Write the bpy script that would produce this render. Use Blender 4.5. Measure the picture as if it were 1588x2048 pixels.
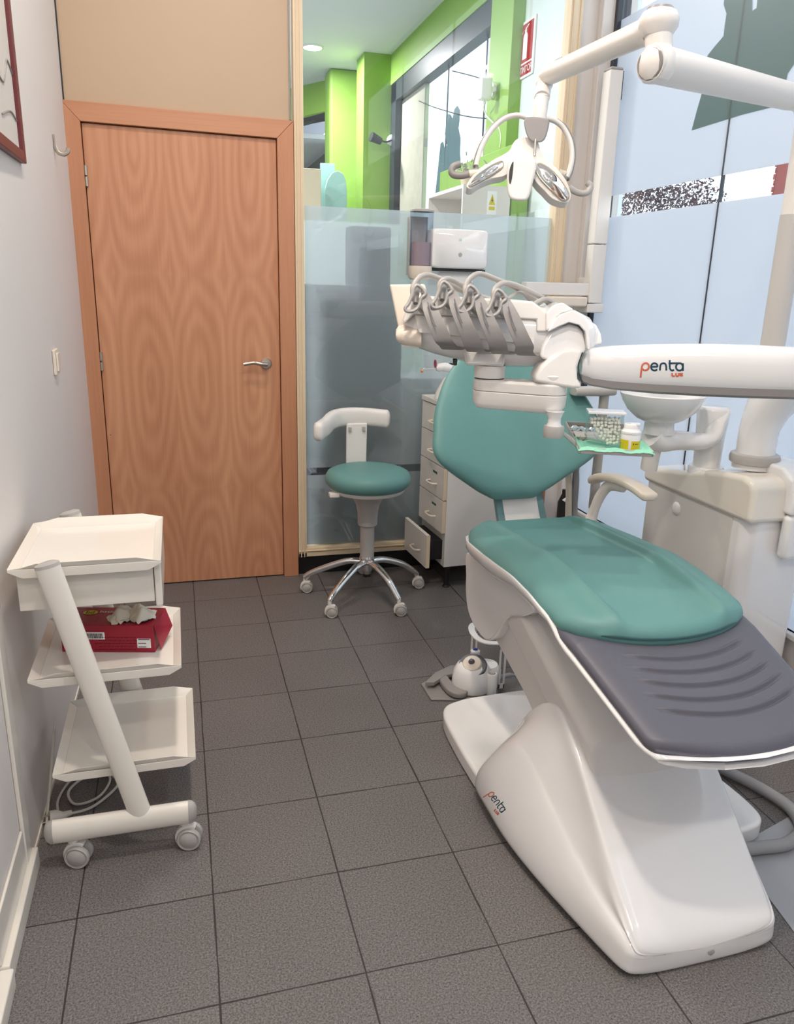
import bpy, bmesh, math, random
from mathutils import Vector, Matrix
from mathutils.bvhtree import BVHTree
random.seed(7)
PI = math.pi
for o in list(bpy.data.objects):
    bpy.data.objects.remove(o)
SC = bpy.context.scene
COL = SC.collection

# ------------------------------------------------------------------ camera
F_PX, YAW, PITCH, ROLL = 1547.825, .277, .287, .026
CAM = Vector((-.0143, -3.4643, 1.4437))
cy, sy, cp, sp = math.cos(YAW), math.sin(YAW), math.cos(PITCH), math.sin(PITCH)
_right = Vector((cy, -sy, 0)); FW = Vector((sy*cp, cy*cp, -sp)); _up = _right.cross(FW)
RT = math.cos(ROLL)*_right + math.sin(ROLL)*_up
UP = -math.sin(ROLL)*_right + math.cos(ROLL)*_up
cam = bpy.data.cameras.new('camera'); co = bpy.data.objects.new('camera', cam); COL.objects.link(co)
cam.sensor_fit = 'HORIZONTAL'; cam.sensor_width = 36; cam.lens = 36*F_PX/1588
cam.clip_start = .02; cam.clip_end = 200
mw = Matrix((RT, UP, -FW)).transposed().to_4x4(); mw.translation = CAM
co.matrix_world = mw
SC.camera = co

# ------------------------------------------------------------------ world, lamps, exposure
SC.view_settings.view_transform = 'Standard'; SC.view_settings.look = 'None'
SC.view_settings.gamma = 1; SC.view_settings.use_curve_mapping = False
SC.view_settings.exposure = 0.40
w = bpy.data.worlds.new('sky'); SC.world = w; w.use_nodes = True
bg = w.node_tree.nodes['Background']; bg.inputs[0].default_value = (.80, .89, 1.0, 1); bg.inputs[1].default_value = 2.05
def lamp(name, loc, power, size, color):
    l = bpy.data.lights.new(name, 'AREA'); l.shape = 'DISK'; l.size = size; l.energy = power; l.color = color
    o = bpy.data.objects.new(name, l); COL.objects.link(o); o.location = loc
    return o
H = 3.5                                            # ceiling height
WARM = (1, .88, .76); NEUT = (1, .96, .92)
LAMPS = [((.22, -1.0), 15, WARM), ((.22, -2.6), 23, WARM), ((1.05, -1.9), 6, NEUT), ((.2, -4.3), 15, WARM), ((.95, -4.2), 6, NEUT)]
for (x, y), p, c in LAMPS:
    lamp('lamp_and_fill_light', (x, y, H-.03), p, .17, c)
for (x, y) in ((1.32, 4.45), (.3, 1.5), (-.9, 1.9), (-1.2, 3.2)):  # first is the visible downlight, the rest unseen fill added to brighten this room
    lamp('lamp_and_fill_light', (x, y, H-.03), 44, .17, (1, .96, .98))

# ------------------------------------------------------------------ rays of the measured camera: pixel of the 1588x2048 photograph -> point on a known plane
def ray(x, y): return FW + RT*((x-794)/F_PX) - UP*((y-1024)/F_PX)
def ony(x, y, Y): d = ray(x, y); return CAM + d*((Y-CAM.y)/d.y)
def onx(x, y, X): d = ray(x, y); return CAM + d*((X-CAM.x)/d.x)
def onz(x, y, Z=0): d = ray(x, y); return CAM + d*((Z-CAM.z)/d.z)
def dep(x, y, D): return CAM + ray(x, y)*D
FH = Vector((sy, cy, 0))                          # horizontal viewing direction (the delivery head and the lamp face back along it)
RH = Vector((cy, -sy, 0))

# ------------------------------------------------------------------ materials
def srgb(r, g, b):
    f = lambda c: ((c/255+.055)/1.055)**2.4 if c > 10 else c/255/12.92
    return (f(r), f(g), f(b), 1)
def mat(name, rgb, rough=.4, metal=0, coat=0, vary=.03, bump=0, bscale=200, spec=.5, vscale=3):
    m = bpy.data.materials.new(name); m.use_nodes = True; nt = m.node_tree; N = nt.nodes; L = nt.links
    p = N['Principled BSDF']; p.inputs['Roughness'].default_value = rough; p.inputs['Metallic'].default_value = metal
    p.inputs['Coat Weight'].default_value = coat; p.inputs['Coat Roughness'].default_value = .06
    p.inputs['Specular IOR Level'].default_value = spec
    tc = N.new('ShaderNodeTexCoord'); no = N.new('ShaderNodeTexNoise'); no.inputs['Scale'].default_value = vscale; no.inputs['Detail'].default_value = 4
    L.new(tc.outputs['Object'], no.inputs['Vector'])
    mx = N.new('ShaderNodeMix'); mx.data_type = 'RGBA'; c = srgb(*rgb)
    mx.inputs[6].default_value = tuple(v*(1-vary) for v in c[:3])+(1,); mx.inputs[7].default_value = tuple(min(1, v*(1+vary)) for v in c[:3])+(1,)
    L.new(no.outputs[0], mx.inputs[0]); L.new(mx.outputs[2], p.inputs['Base Color'])
    if bump:
        n2 = N.new('ShaderNodeTexNoise'); n2.inputs['Scale'].default_value = bscale; L.new(tc.outputs['Object'], n2.inputs['Vector'])
        b = N.new('ShaderNodeBump'); b.inputs['Strength'].default_value = bump; b.inputs['Distance'].default_value = .002
        L.new(n2.outputs[0], b.inputs['Height']); L.new(b.outputs[0], p.inputs['Normal'])
    return m
M = {}
M['white'] = mat('white_gloss_plastic', (238, 237, 236), .10, coat=.8)
M['whitem'] = mat('white_satin_plastic', (230, 226, 221), .34)
M['cream'] = mat('cream_plastic', (228, 216, 200), .35)
M['grey'] = mat('light_grey_plastic', (176, 172, 168), .35)
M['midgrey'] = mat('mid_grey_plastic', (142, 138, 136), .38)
M['dark'] = mat('dark_rubber', (40, 40, 42), .6)
M['black'] = mat('black_plastic', (16, 16, 18), .5)
M['teal'] = mat('teal_leatherette', (98, 146, 142), .5, vary=.04, bump=.12, bscale=500)
M['foot'] = mat('grey_foot_cover', (92, 92, 102), .42, bump=.1, bscale=400)
M['chrome'] = mat('chrome', (225, 225, 225), .07, metal=1)
M['steel'] = mat('brushed_steel', (190, 182, 170), .3, metal=1)
M['mirror'] = mat('mirror', (235, 235, 235), .02, metal=1)
M['paintwall'] = mat('white_wall_paint', (220, 214, 210), .6, vary=.03, bump=.1, bscale=60)
M['beige'] = mat('beige_panel', (190, 164, 137), .5, vary=.03)
M['creamframe'] = mat('cream_frame_profile', (226, 206, 176), .38)
M['ceil'] = mat('ceiling_paint', (234, 236, 244), .7)
M['green'] = mat('lime_green_paint', (142, 182, 82), .5, vary=.04)
M['greenw'] = mat('green_white_wall', (222, 232, 232), .6)
M['darkframe'] = mat('dark_window_frame', (44, 48, 58), .4)
M['cab'] = mat('white_cabinet_board', (222, 218, 212), .4)
M['cabedge'] = mat('cream_edge_band', (214, 196, 168), .4)
M['trolley'] = mat('trolley_white_enamel', (232, 226, 216), .22, coat=.2)
M['red'] = mat('crimson_card', (158, 24, 50), .4)
M['yellow'] = mat('yellow_print', (214, 196, 20), .4)
M['ink'] = mat('dark_ink', (40, 20, 30), .5)
M['glove'] = mat('latex_glove', (226, 218, 200), .5)
M['paper'] = mat('white_paper', (240, 240, 238), .7)
M['orange'] = mat('orange_logo_ink', (214, 110, 80), .4)
M['navy'] = mat('petrol_logo_ink', (20, 66, 86), .4)
M['signred'] = mat('sign_red', (176, 28, 44), .35)
M['mint'] = mat('mint_paper_cover', (150, 220, 190), .7, vary=.08, vscale=20)
M['wine'] = mat('wine_red_wood', (104, 40, 44), .4)
M['mount'] = mat('picture_mount', (206, 198, 190), .7)
M['wood2'] = mat('brown_rod', (150, 104, 70), .5)
M['furn'] = mat('dark_grey_furniture', (58, 62, 74), .6)
M['beigefurn'] = mat('beige_furniture', (200, 186, 160), .6)
M['tealcard'] = mat('pale_teal_card', (160, 205, 200), .6)
M['greyfloor'] = mat('neighbour_grey_floor', (160, 160, 164), .45)
M['matpvc'] = mat('light_grey_floor_mat', (168, 170, 174), .4, vary=.03)
M['hose'] = mat('grey_hose', (150, 150, 152), .4)
M['brick'] = mat('red_brick', (150, 70, 66), .9)
M['pave'] = mat('outdoor_paving', (170, 168, 164), .9)
M['cotton'] = mat('cotton', (246, 242, 230), .9)
M['stone'] = mat('grey_stone', (178, 176, 160), .9, vary=.15, vscale=12)
M['cord'] = mat('white_cord', (224, 220, 212), .45)
M['bark'] = mat('bark', (70, 54, 48), .9)
M['purple'] = mat('purple_foliage', (84, 58, 66), .8, vary=.3, vscale=9)
M['bluebtn'] = mat('blue_button', (40, 60, 150), .3)
M['redtip'] = mat('red_shield', (150, 40, 60), .3)
M['orangetip'] = mat('orange_cap', (220, 120, 70), .3)
M['silver'] = mat('clear_plastic_film', (200, 214, 216), .15, vary=.1, vscale=40)
M['dgreen'] = mat('dark_green_label', (60, 100, 76), .5)
M['green2'] = mat('pale_green_sticker', (130, 180, 140), .6)
M['decalg'] = mat('green_print', (110, 190, 160), .5)
M['tealtrim'] = mat('teal_trim', (104, 140, 142), .5)
M['greypanel'] = mat('unit_side_panel', (214, 212, 206), .2, coat=.3)
M['cream2'] = mat('cream_gloss_cover', (232, 226, 214), .16, coat=.3)
M['grey2'] = mat('pole_grey_enamel', (196, 192, 188), .3)
M['pinkish'] = mat('soap', (190, 160, 160), .3)

def nodes(name):
    m = bpy.data.materials.new(name); m.use_nodes = True; nt = m.node_tree; nt.nodes.clear()
    return m, nt.nodes, nt.links
def schlick(N, L, r0):
    # reflectance of a thin pane, the same from both sides
    lw = N.new('ShaderNodeLayerWeight'); lw.inputs[0].default_value = .5
    p = N.new('ShaderNodeMath'); p.operation = 'POWER'; p.inputs[1].default_value = 5; L.new(lw.outputs['Facing'], p.inputs[0])
    mr = N.new('ShaderNodeMapRange'); mr.inputs[3].default_value = r0; mr.inputs[4].default_value = 1; L.new(p.outputs[0], mr.inputs[0])
    return mr.outputs[0]
def glassmat(name, tint=(.96, .985, .98), refl=.035, alpha_mix=0, fres=1.45):
    m, N, L = nodes(name)
    out = N.new('ShaderNodeOutputMaterial'); t = N.new('ShaderNodeBsdfTransparent'); g = N.new('ShaderNodeBsdfGlossy')
    t.inputs[0].default_value = tint+(1,); g.inputs['Roughness'].default_value = .01; g.inputs['Color'].default_value = (1, 1, 1, 1)
    mx = N.new('ShaderNodeMixShader'); L.new(schlick(N, L, refl), mx.inputs[0]); L.new(t.outputs[0], mx.inputs[1]); L.new(g.outputs[0], mx.inputs[2])
    L.new(mx.outputs[0], out.inputs[0]); return m
M['glass'] = glassmat('clear_glass')
M['pane'] = glassmat('clear_window_glass')
M['acrylic'] = glassmat('clear_acrylic', (.90, .93, .94))
M['smoke'] = glassmat('smoky_acrylic', (.74, .78, .84))
def filmmat(name, base, trans_c, wt, wd, blur, rough):
    # frosted film: translucent + diffuse + rough see-through
    m, N, L = nodes(name)
    out = N.new('ShaderNodeOutputMaterial'); tr = N.new('ShaderNodeBsdfTranslucent'); df = N.new('ShaderNodeBsdfDiffuse')
    rf = N.new('ShaderNodeBsdfRefraction'); gl = N.new('ShaderNodeBsdfGlossy'); gl.inputs['Roughness'].default_value = .35
    tr.inputs[0].default_value = trans_c+(1,); df.inputs[0].default_value = base+(1,)
    rf.inputs['IOR'].default_value = 1.02; rf.inputs['Roughness'].default_value = rough; rf.inputs[0].default_value = trans_c+(1,)
    m1 = N.new('ShaderNodeMixShader'); m1.inputs[0].default_value = wd/(wt+wd); L.new(tr.outputs[0], m1.inputs[1]); L.new(df.outputs[0], m1.inputs[2])
    m2 = N.new('ShaderNodeMixShader'); m2.inputs[0].default_value = blur; L.new(m1.outputs[0], m2.inputs[1]); L.new(rf.outputs[0], m2.inputs[2])
    m3 = N.new('ShaderNodeMixShader'); L.new(schlick(N, L, .02), m3.inputs[0]); L.new(m2.outputs[0], m3.inputs[1]); L.new(gl.outputs[0], m3.inputs[2])
    L.new(m3.outputs[0], out.inputs[0]); return m
M['film'] = filmmat('frosted_window_film', (.70, .72, .76), (.77, .79, .83), .8, .2, 0, .3)
M['frost'] = filmmat('frosted_partition_film', (.72, .75, .78), (.86, .90, .93), .45, .55, .60, .36)
M['decal'] = filmmat('green_grey_decal', (.16, .22, .20), (.50, .60, .56), .7, .3, 0, .3)
M['decal2'] = filmmat('blue_grey_decal', (.16, .26, .28), (.40, .52, .55), .7, .3, 0, .3)

def tilemat():
    m, N, L = nodes('grey_floor_tiles')
    out = N.new('ShaderNodeOutputMaterial'); p = N.new('ShaderNodeBsdfPrincipled'); L.new(p.outputs[0], out.inputs[0])
    geo = N.new('ShaderNodeNewGeometry'); sep = N.new('ShaderNodeSeparateXYZ')
    # very small wobble of the joints
    nz = N.new('ShaderNodeTexNoise'); nz.inputs['Scale'].default_value = 3.0; L.new(geo.outputs['Position'], nz.inputs['Vector'])
    wob = N.new('ShaderNodeVectorMath'); wob.operation = 'SCALE'; wob.inputs[3].default_value = .006
    sb = N.new('ShaderNodeVectorMath'); sb.operation = 'SUBTRACT'; sb.inputs[1].default_value = (.5, .5, .5)
    L.new(nz.outputs['Color'], sb.inputs[0]); L.new(sb.outputs[0], wob.inputs[0])
    ad = N.new('ShaderNodeVectorMath'); ad.operation = 'ADD'; L.new(geo.outputs['Position'], ad.inputs[0]); L.new(wob.outputs[0], ad.inputs[1])
    L.new(ad.outputs[0], sep.inputs[0])
    def mth(op, a, b=None):
        n = N.new('ShaderNodeMath'); n.operation = op
        for i, v in enumerate((a, b)):
            if v is None: continue
            if isinstance(v, (int, float)): n.inputs[i].default_value = v
            else: L.new(v, n.inputs[i])
        return n.outputs[0]
    def joint(c):
        u = mth('DIVIDE', c, .31); f = mth('FRACT', mth('ADD', u, 100.5)); d = mth('ABSOLUTE', mth('SUBTRACT', f, .5))
        return mth('MULTIPLY', d, .31)
    jx, jy = joint(sep.outputs[0]), joint(sep.outputs[1])
    dj = mth('MINIMUM', jx, jy)
    n3 = N.new('ShaderNodeTexNoise'); n3.inputs['Scale'].default_value = 7; n3.inputs['Detail'].default_value = 3; L.new(geo.outputs['Position'], n3.inputs['Vector'])
    wdt = mth('MULTIPLY', n3.outputs[0], .0034)
    mask = N.new('ShaderNodeMapRange'); L.new(mth('SUBTRACT', dj, wdt), mask.inputs[0]); mask.inputs[1].default_value = -.0004; mask.inputs[2].default_value = .0008
    n1 = N.new('ShaderNodeTexNoise'); n1.inputs['Scale'].default_value = 230; n1.inputs['Detail'].default_value = 3; n1.inputs['Roughness'].default_value = .75; L.new(geo.outputs['Position'], n1.inputs['Vector'])
    cr = N.new('ShaderNodeValToRGB'); e = cr.color_ramp.elements
    e[0].position = .36; e[0].color = srgb(70, 67, 66); e[1].position = .68; e[1].color = srgb(140, 135, 133)
    L.new(n1.outputs[0], cr.inputs[0])
    n2 = N.new('ShaderNodeTexNoise'); n2.inputs['Scale'].default_value = 2.2; L.new(geo.outputs['Position'], n2.inputs['Vector'])
    mr = N.new('ShaderNodeMapRange'); L.new(n2.outputs[0], mr.inputs[0]); mr.inputs[3].default_value = .88; mr.inputs[4].default_value = 1.1
    fx, fy = mth('FLOOR', mth('DIVIDE', sep.outputs[0], .31)), mth('FLOOR', mth('DIVIDE', sep.outputs[1], .31))
    cb = N.new('ShaderNodeCombineXYZ'); L.new(fx, cb.inputs[0]); L.new(fy, cb.inputs[1])
    wn = N.new('ShaderNodeTexWhiteNoise'); L.new(cb.outputs[0], wn.inputs['Vector'])
    mr2 = N.new('ShaderNodeMapRange'); L.new(wn.outputs['Value'], mr2.inputs[0]); mr2.inputs[3].default_value = .95; mr2.inputs[4].default_value = 1.05
    sc = N.new('ShaderNodeVectorMath'); sc.operation = 'SCALE'; L.new(cr.outputs[0], sc.inputs[0]); L.new(mth('MULTIPLY', mr.outputs[0], mr2.outputs[0]), sc.inputs[3])
    mx = N.new('ShaderNodeMix'); mx.data_type = 'RGBA'; mx.inputs[6].default_value = srgb(48, 42, 40); L.new(mask.outputs[0], mx.inputs[0]); L.new(sc.outputs[0], mx.inputs[7])
    L.new(mx.outputs[2], p.inputs['Base Color']); p.inputs['Roughness'].default_value = .5
    b = N.new('ShaderNodeBump'); b.inputs['Strength'].default_value = .35; b.inputs['Distance'].default_value = .002
    hh = mth('ADD', mth('MULTIPLY', n1.outputs[0], .3), mask.outputs[0]); L.new(hh, b.inputs['Height']); L.new(b.outputs[0], p.inputs['Normal'])
    return m
M['tiles'] = tilemat()

def woodmat(name, figure=True, horizontal=False):
    m, N, L = nodes(name)
    out = N.new('ShaderNodeOutputMaterial'); p = N.new('ShaderNodeBsdfPrincipled'); L.new(p.outputs[0], out.inputs[0])
    geo = N.new('ShaderNodeNewGeometry'); sep = N.new('ShaderNodeSeparateXYZ'); L.new(geo.outputs['Position'], sep.inputs[0])
    def mth(op, a, b=None):
        n = N.new('ShaderNodeMath'); n.operation = op
        for i, v in enumerate((a, b)):
            if v is None: continue
            if isinstance(v, (int, float)): n.inputs[i].default_value = v
            else: L.new(v, n.inputs[i])
        return n.outputs[0]
    X, Z = (sep.outputs[2], sep.outputs[0]) if horizontal else (sep.outputs[0], sep.outputs[2])
    # fine grain
    cb = N.new('ShaderNodeCombineXYZ'); L.new(mth('MULTIPLY', X, 130), cb.inputs[0]); L.new(mth('MULTIPLY', Z, 4), cb.inputs[2])
    n1 = N.new('ShaderNodeTexNoise'); n1.inputs['Scale'].default_value = 1; n1.inputs['Detail'].default_value = 5; L.new(cb.outputs[0], n1.inputs['Vector'])
    # cathedral figure: veneer leaves, nested pointed ovals
    u = mth('SUBTRACT', mth('FRACT', mth('ADD', mth('DIVIDE', mth('ADD', X, .44), .235), .25)), .5)
    cb2 = N.new('ShaderNodeCombineXYZ'); L.new(mth('MULTIPLY', X, 5), cb2.inputs[0]); L.new(mth('MULTIPLY', Z, 1.3), cb2.inputs[2])
    n2 = N.new('ShaderNodeTexNoise'); n2.inputs['Scale'].default_value = 1; n2.inputs['Detail'].default_value = 2; L.new(cb2.outputs[0], n2.inputs['Vector'])
    v = mth('SUBTRACT', mth('FRACT', mth('DIVIDE', mth('ADD', Z, .5), .98)), .5)
    r = mth('SQRT', mth('ADD', mth('POWER', mth('MULTIPLY', u, 2.2), 2), mth('POWER', mth('MULTIPLY', v, 2.2), 2)))
    r = mth('ADD', r, mth('MULTIPLY', n2.outputs[0], .9))
    ring = mth('MULTIPLY', mth('ADD', mth('SINE', mth('MULTIPLY', r, 19)), 1), .5)
    amt = .17 if figure else .0
    n4 = N.new('ShaderNodeTexNoise'); n4.inputs['Scale'].default_value = 1; n4.inputs['Detail'].default_value = 2
    cb3 = N.new('ShaderNodeCombineXYZ'); L.new(mth('MULTIPLY', X, 9), cb3.inputs[0]); L.new(mth('MULTIPLY', Z, .6), cb3.inputs[2]); L.new(cb3.outputs[0], n4.inputs['Vector'])
    t = mth('ADD', mth('ADD', mth('MULTIPLY', ring, amt), mth('MULTIPLY', n1.outputs[0], .30)), mth('MULTIPLY', n4.outputs[0], .55))
    cr = N.new('ShaderNodeValToRGB'); e = cr.color_ramp.elements
    e[0].position = .24; e[0].color = srgb(178, 119, 86); e[1].position = .76; e[1].color = srgb(212, 156, 120)
    L.new(t, cr.inputs[0]); L.new(cr.outputs[0], p.inputs['Base Color']); p.inputs['Roughness'].default_value = .38
    return m
M['wood'] = woodmat('beech_veneer'); M['woodv'] = woodmat('beech_casing_vertical', False); M['woodh'] = woodmat('beech_casing_horizontal', False, True)

# ------------------------------------------------------------------ mesh helpers
def V(*a): return Vector(a)
class MB:
    def __init__(s): s.v = []; s.f = []
    def add(s, vs, fs):
        b = len(s.v); s.v += [Vector(v) for v in vs]; s.f += [tuple(i+b for i in f) for f in fs]; return s
    def box(s, x0, x1, y0, y1, z0, z1, M4=None):
        vs = [V(x, y, z) for z in (z0, z1) for y in (y0, y1) for x in (x0, x1)]
        if M4: vs = [M4 @ v for v in vs]
        return s.add(vs, [(0, 2, 3, 1), (4, 5, 7, 6), (0, 1, 5, 4), (2, 6, 7, 3), (0, 4, 6, 2), (1, 3, 7, 5)])
    def loft(s, rings, cap=True, closed=True):
        n = len(rings[0]); vs = [p for r in rings for p in r]; fs = []
        for i in range(len(rings)-1):
            for j in range(n if closed else n-1):
                k = (j+1) % n; fs.append((i*n+j, i*n+k, (i+1)*n+k, (i+1)*n+j))
        if cap: fs.append(tuple(range(n))[::-1]); fs.append(tuple(range((len(rings)-1)*n, len(rings)*n)))
        return s.add(vs, fs)
    def tube(s, path, r, n=12, cap=True, ry=None, upv=None, closed=False):
        path = [Vector(p) for p in path]; rs = r if isinstance(r, (list, tuple)) else [r]*len(path)
        rys = ry if isinstance(ry, (list, tuple)) else [ry if ry else None]*len(path)
        rings = []; nrm = Vector(upv) if upv else None
        for i, p in enumerate(path):
            if closed: t = path[(i+1) % len(path)]-path[i-1]
            else: t = path[min(i+1, len(path)-1)]-path[max(i-1, 0)]
            t.normalize()
            if nrm is None: nrm = t.orthogonal()
            a = nrm - t*nrm.dot(t)
            if a.length < 1e-5: a = t.orthogonal()
            a.normalize(); b = t.cross(a)
            if not upv: nrm = a
            R1 = rs[i]; R2 = rys[i] if rys[i] is not None else R1
            rings.append([p + a*(R1*math.cos(2*PI*k/n)) + b*(R2*math.sin(2*PI*k/n)) for k in range(n)])
        if closed: rings.append(rings[0]); cap = False
        return s.loft(rings, cap)
    def lathe(s, prof, o=(0, 0, 0), axis=(0, 0, 1), n=32, cap=True):
        ax = Vector(axis).normalized(); a = ax.orthogonal().normalized(); b = ax.cross(a); o = Vector(o)
        return s.loft([[o+ax*h+(a*math.cos(2*PI*k/n)+b*math.sin(2*PI*k/n))*max(r, 1e-4) for k in range(n)] for r, h in prof], cap)
    def sphere(s, o, r, n=16, sc=(1, 1, 1)):
        o = Vector(o); rings = []
        for i in range(1, n//2):
            t = PI*i/(n//2); rings.append([o+V(r*sc[0]*math.sin(t)*math.cos(2*PI*k/n), r*sc[1]*math.sin(t)*math.sin(2*PI*k/n), -r*sc[2]*math.cos(t)) for k in range(n)])
        return s.loft(rings)
    def prism(s, pts, off):
        """pts: 3D outline; off: vector of the thickness"""
        off = Vector(off); n = len(pts); vs = [Vector(p) for p in pts]+[Vector(p)+off for p in pts]
        return s.add(vs, [tuple(range(n))[::-1], tuple(range(n, 2*n))]+[(i, (i+1) % n, (i+1) % n+n, i+n) for i in range(n)])
def cr_spline(pts, n=6, closed=False):
    pts = [Vector(p) for p in pts]; out = []; L = len(pts)
    rng = range(L if closed else L-1)
    for i in rng:
        if closed: a, b, c, d = pts[i-1], pts[i], pts[(i+1) % L], pts[(i+2) % L]
        else: a, b, c, d = pts[max(i-1, 0)], pts[i], pts[i+1], pts[min(i+2, L-1)]
        for k in range(n):
            t = k/n; out.append(.5*((2*b)+(c-a)*t+(2*a-5*b+4*c-d)*t*t+(3*b-a-3*c+d)*t**3))
    if not closed: out.append(pts[-1])
    return out
def cr2(pts, n=5, closed=True):
    return [(p.x, p.y) for p in cr_spline([(a, b, 0) for a, b in pts], n, closed)]
def superring(c, ax, ay, rx, ry, n=24, e=2.6, ry2=None):
    c = Vector(c); out = []
    for k in range(n):
        t = 2*PI*k/n; cx_, sx_ = math.cos(t), math.sin(t)
        yy = ry if sx_ >= 0 or ry2 is None else ry2
        out.append(c+Vector(ax)*(rx*math.copysign(abs(cx_)**(2/e), cx_))+Vector(ay)*(yy*math.copysign(abs(sx_)**(2/e), sx_)))
    return out
def thing(name, loc, label, cat, group=None, rz=0):
    o = bpy.data.objects.new(name, None); o.empty_display_size = .05; COL.objects.link(o); o.location = loc; o.rotation_euler.z = rz
    o['label'] = label; o['category'] = cat
    if group: o['group'] = group
    return o
def obj(name, mb, m, parent=None, bevel=0, sub=0, smooth=40, label=None, cat=None, kind=None, group=None, seg=2):
    me = bpy.data.meshes.new(name); me.from_pydata([tuple(v) for v in mb.v], [], mb.f); me.validate()
    bm = bmesh.new(); bm.from_mesh(me); bmesh.ops.recalc_face_normals(bm, faces=bm.faces); bm.to_mesh(me); bm.free()
    me.materials.append(M[m] if isinstance(m, str) else m)
    if smooth:
        me.shade_smooth(); me.set_sharp_from_angle(angle=math.radians(180 if sub else smooth))
    o = bpy.data.objects.new(name, me); COL.objects.link(o)
    if bevel:
        b = o.modifiers.new('bevel', 'BEVEL'); b.width = bevel; b.segments = seg; b.limit_method = 'ANGLE'; b.angle_limit = math.radians(35); b.harden_normals = False
        if smooth: me.shade_smooth(); me.set_sharp_from_angle(angle=math.radians(180))
        if smooth:
            wn = o.modifiers.new('wn', 'WEIGHTED_NORMAL'); wn.keep_sharp = False
    if sub:
        s_ = o.modifiers.new('sub', 'SUBSURF'); s_.levels = sub; s_.render_levels = sub
    if parent:
        o.parent = parent
        root = parent
        Mx = Matrix.Identity(4)
        chain = []
        while root: chain.append(root); root = root.parent
        for q in reversed(chain): Mx = Mx @ q.matrix_parent_inverse @ (Matrix.Translation(q.location) @ q.rotation_euler.to_matrix().to_4x4())
        o.matrix_parent_inverse = Mx.inverted()
    if label: o['label'] = label
    if cat: o['category'] = cat
    if kind: o['kind'] = kind
    if group: o['group'] = group
    return o
def struct(name, mb, m, parent=None, **k): return obj(name, mb, m, parent, kind=None if parent else 'structure', **k)
def bx(*a): return MB().box(*a)
def tracepts(pxs, D): return [dep(x, y, D) for x, y in pxs]
def ribbon_on(target, strokes, width, m, name, parent, off=.0007):
    """flat lettering strokes laid on the surface of an object"""
    bpy.context.view_layer.update()
    dg = bpy.context.evaluated_depsgraph_get(); ev = target.evaluated_get(dg); me = ev.to_mesh()
    W_ = target.matrix_world
    vs = [W_ @ v.co for v in me.vertices]; bvh = BVHTree.FromPolygons(vs, [tuple(p.vertices) for p in me.polygons])
    ev.to_mesh_clear(); mb = MB()
    def hit(x, y):
        d = ray(x, y).normalized(); p, n, i, t = bvh.ray_cast(CAM, d)
        return None if p is None else p-d*off
    for st in strokes:
        pts = [p.to_2d() for p in cr_spline([(a, b, 0) for a, b in st], 6)] if len(st) > 2 else [Vector(st[0]).lerp(Vector(st[1]), k/8) for k in range(9)]
        L_, R_ = [], []
        for i, p in enumerate(pts):
            t = pts[min(i+1, len(pts)-1)]-pts[max(i-1, 0)]
            if t.length < 1e-6: continue
            t.normalize(); q = Vector((-t.y, t.x))*width/2
            a, b = hit(*(p+q)), hit(*(p-q))
            if a is None or b is None: continue
            L_.append(a); R_.append(b)
        if len(L_) > 1: mb.loft([L_, R_], cap=False, closed=False)
    if mb.v: return obj(name, mb, m, parent, smooth=0)
def text_obj(s, name, origin, ax, ay, size, m, parent, off=.0006, ex=.0003, align='LEFT', **k):
    """text as a mesh: origin, direction of reading ax, up ay"""
    cu = bpy.data.curves.new('t', 'FONT'); cu.body = s; cu.size = 1; cu.align_x = align; cu.extrude = 0
    t = bpy.data.objects.new('t', cu); COL.objects.link(t); bpy.context.view_layer.update()
    me = bpy.data.meshes.new_from_object(t.evaluated_get(bpy.context.evaluated_depsgraph_get()))
    bpy.data.objects.remove(t)
    ax = Vector(ax).normalized(); ay = Vector(ay).normalized(); n = ax.cross(ay)
    wx = size if not isinstance(size, tuple) else size[0]; wy = size if not isinstance(size, tuple) else size[1]
    mb = MB(); mb.add([Vector(origin)+ax*(v.co.x*wx)+ay*(v.co.y*wy)+n*off for v in me.vertices], [tuple(p.vertices) for p in me.polygons])
    return obj(name, mb, m, parent, smooth=0, **k)
def copy_tree(o, parent=None):
    c = o.copy(); COL.objects.link(c)
    if parent: c.parent = parent
    for ch in list(o.children): copy_tree(ch, c)
    return c

# ================================================================== THE SETTING
XL0, XLN = -.408, -.442           # left wall runs very slightly askew
XW, YB = 2.03, .245                # window wall plane, back wall plane
YF = -5.6                          # wall behind the camera
struct('floor', bx(-.8, XW+.1, YF, YB+.1, -.1, 0), 'tiles', smooth=0)
struct('ceiling', bx(-1.0, XW+.2, YF, YB+.05, H, H+.1), 'ceil', smooth=0)
mb = MB(); mb.prism([V(-.407, YB+.02, 0), V(-.442, -1.64, 0), V(-.442, YF, 0), V(-.6, YF, 0), V(-.6, YB+.02, 0)], V(0, 0, H))
struct('wall_left', mb, 'paintwall', smooth=0)
struct('wall_front', bx(-.8, XW+.2, YF-.1, YF, 0, H), 'paintwall', smooth=0)
# back wall: cream panel above the door, white return at the window corner
struct('wall_back', bx(-.45, .512, YB, YB+.05, 2.06, H), 'beige', smooth=0)
mb = bx(1.862, XW+.12, YB, YB+.06, 0, H); struct('wall_corner', mb, 'paintwall', smooth=0)
struct('trim_1', bx(1.95, XW+.01, YB-.045, YB-.001, 0, H), 'paintwall', bevel=.004)
struct('trim_2', bx(.506, .513, YB-.004, YB+.02, 2.115, H), 'midgrey', smooth=0)
struct('trim_3', bx(-.412, -.402, YB-.006, YB+.02, 2.12, H), 'dark', smooth=0)
struct('baseboard_back', bx(.512, XW, YB+.005, YB+.05, 0, .1), 'black', smooth=0)
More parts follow.
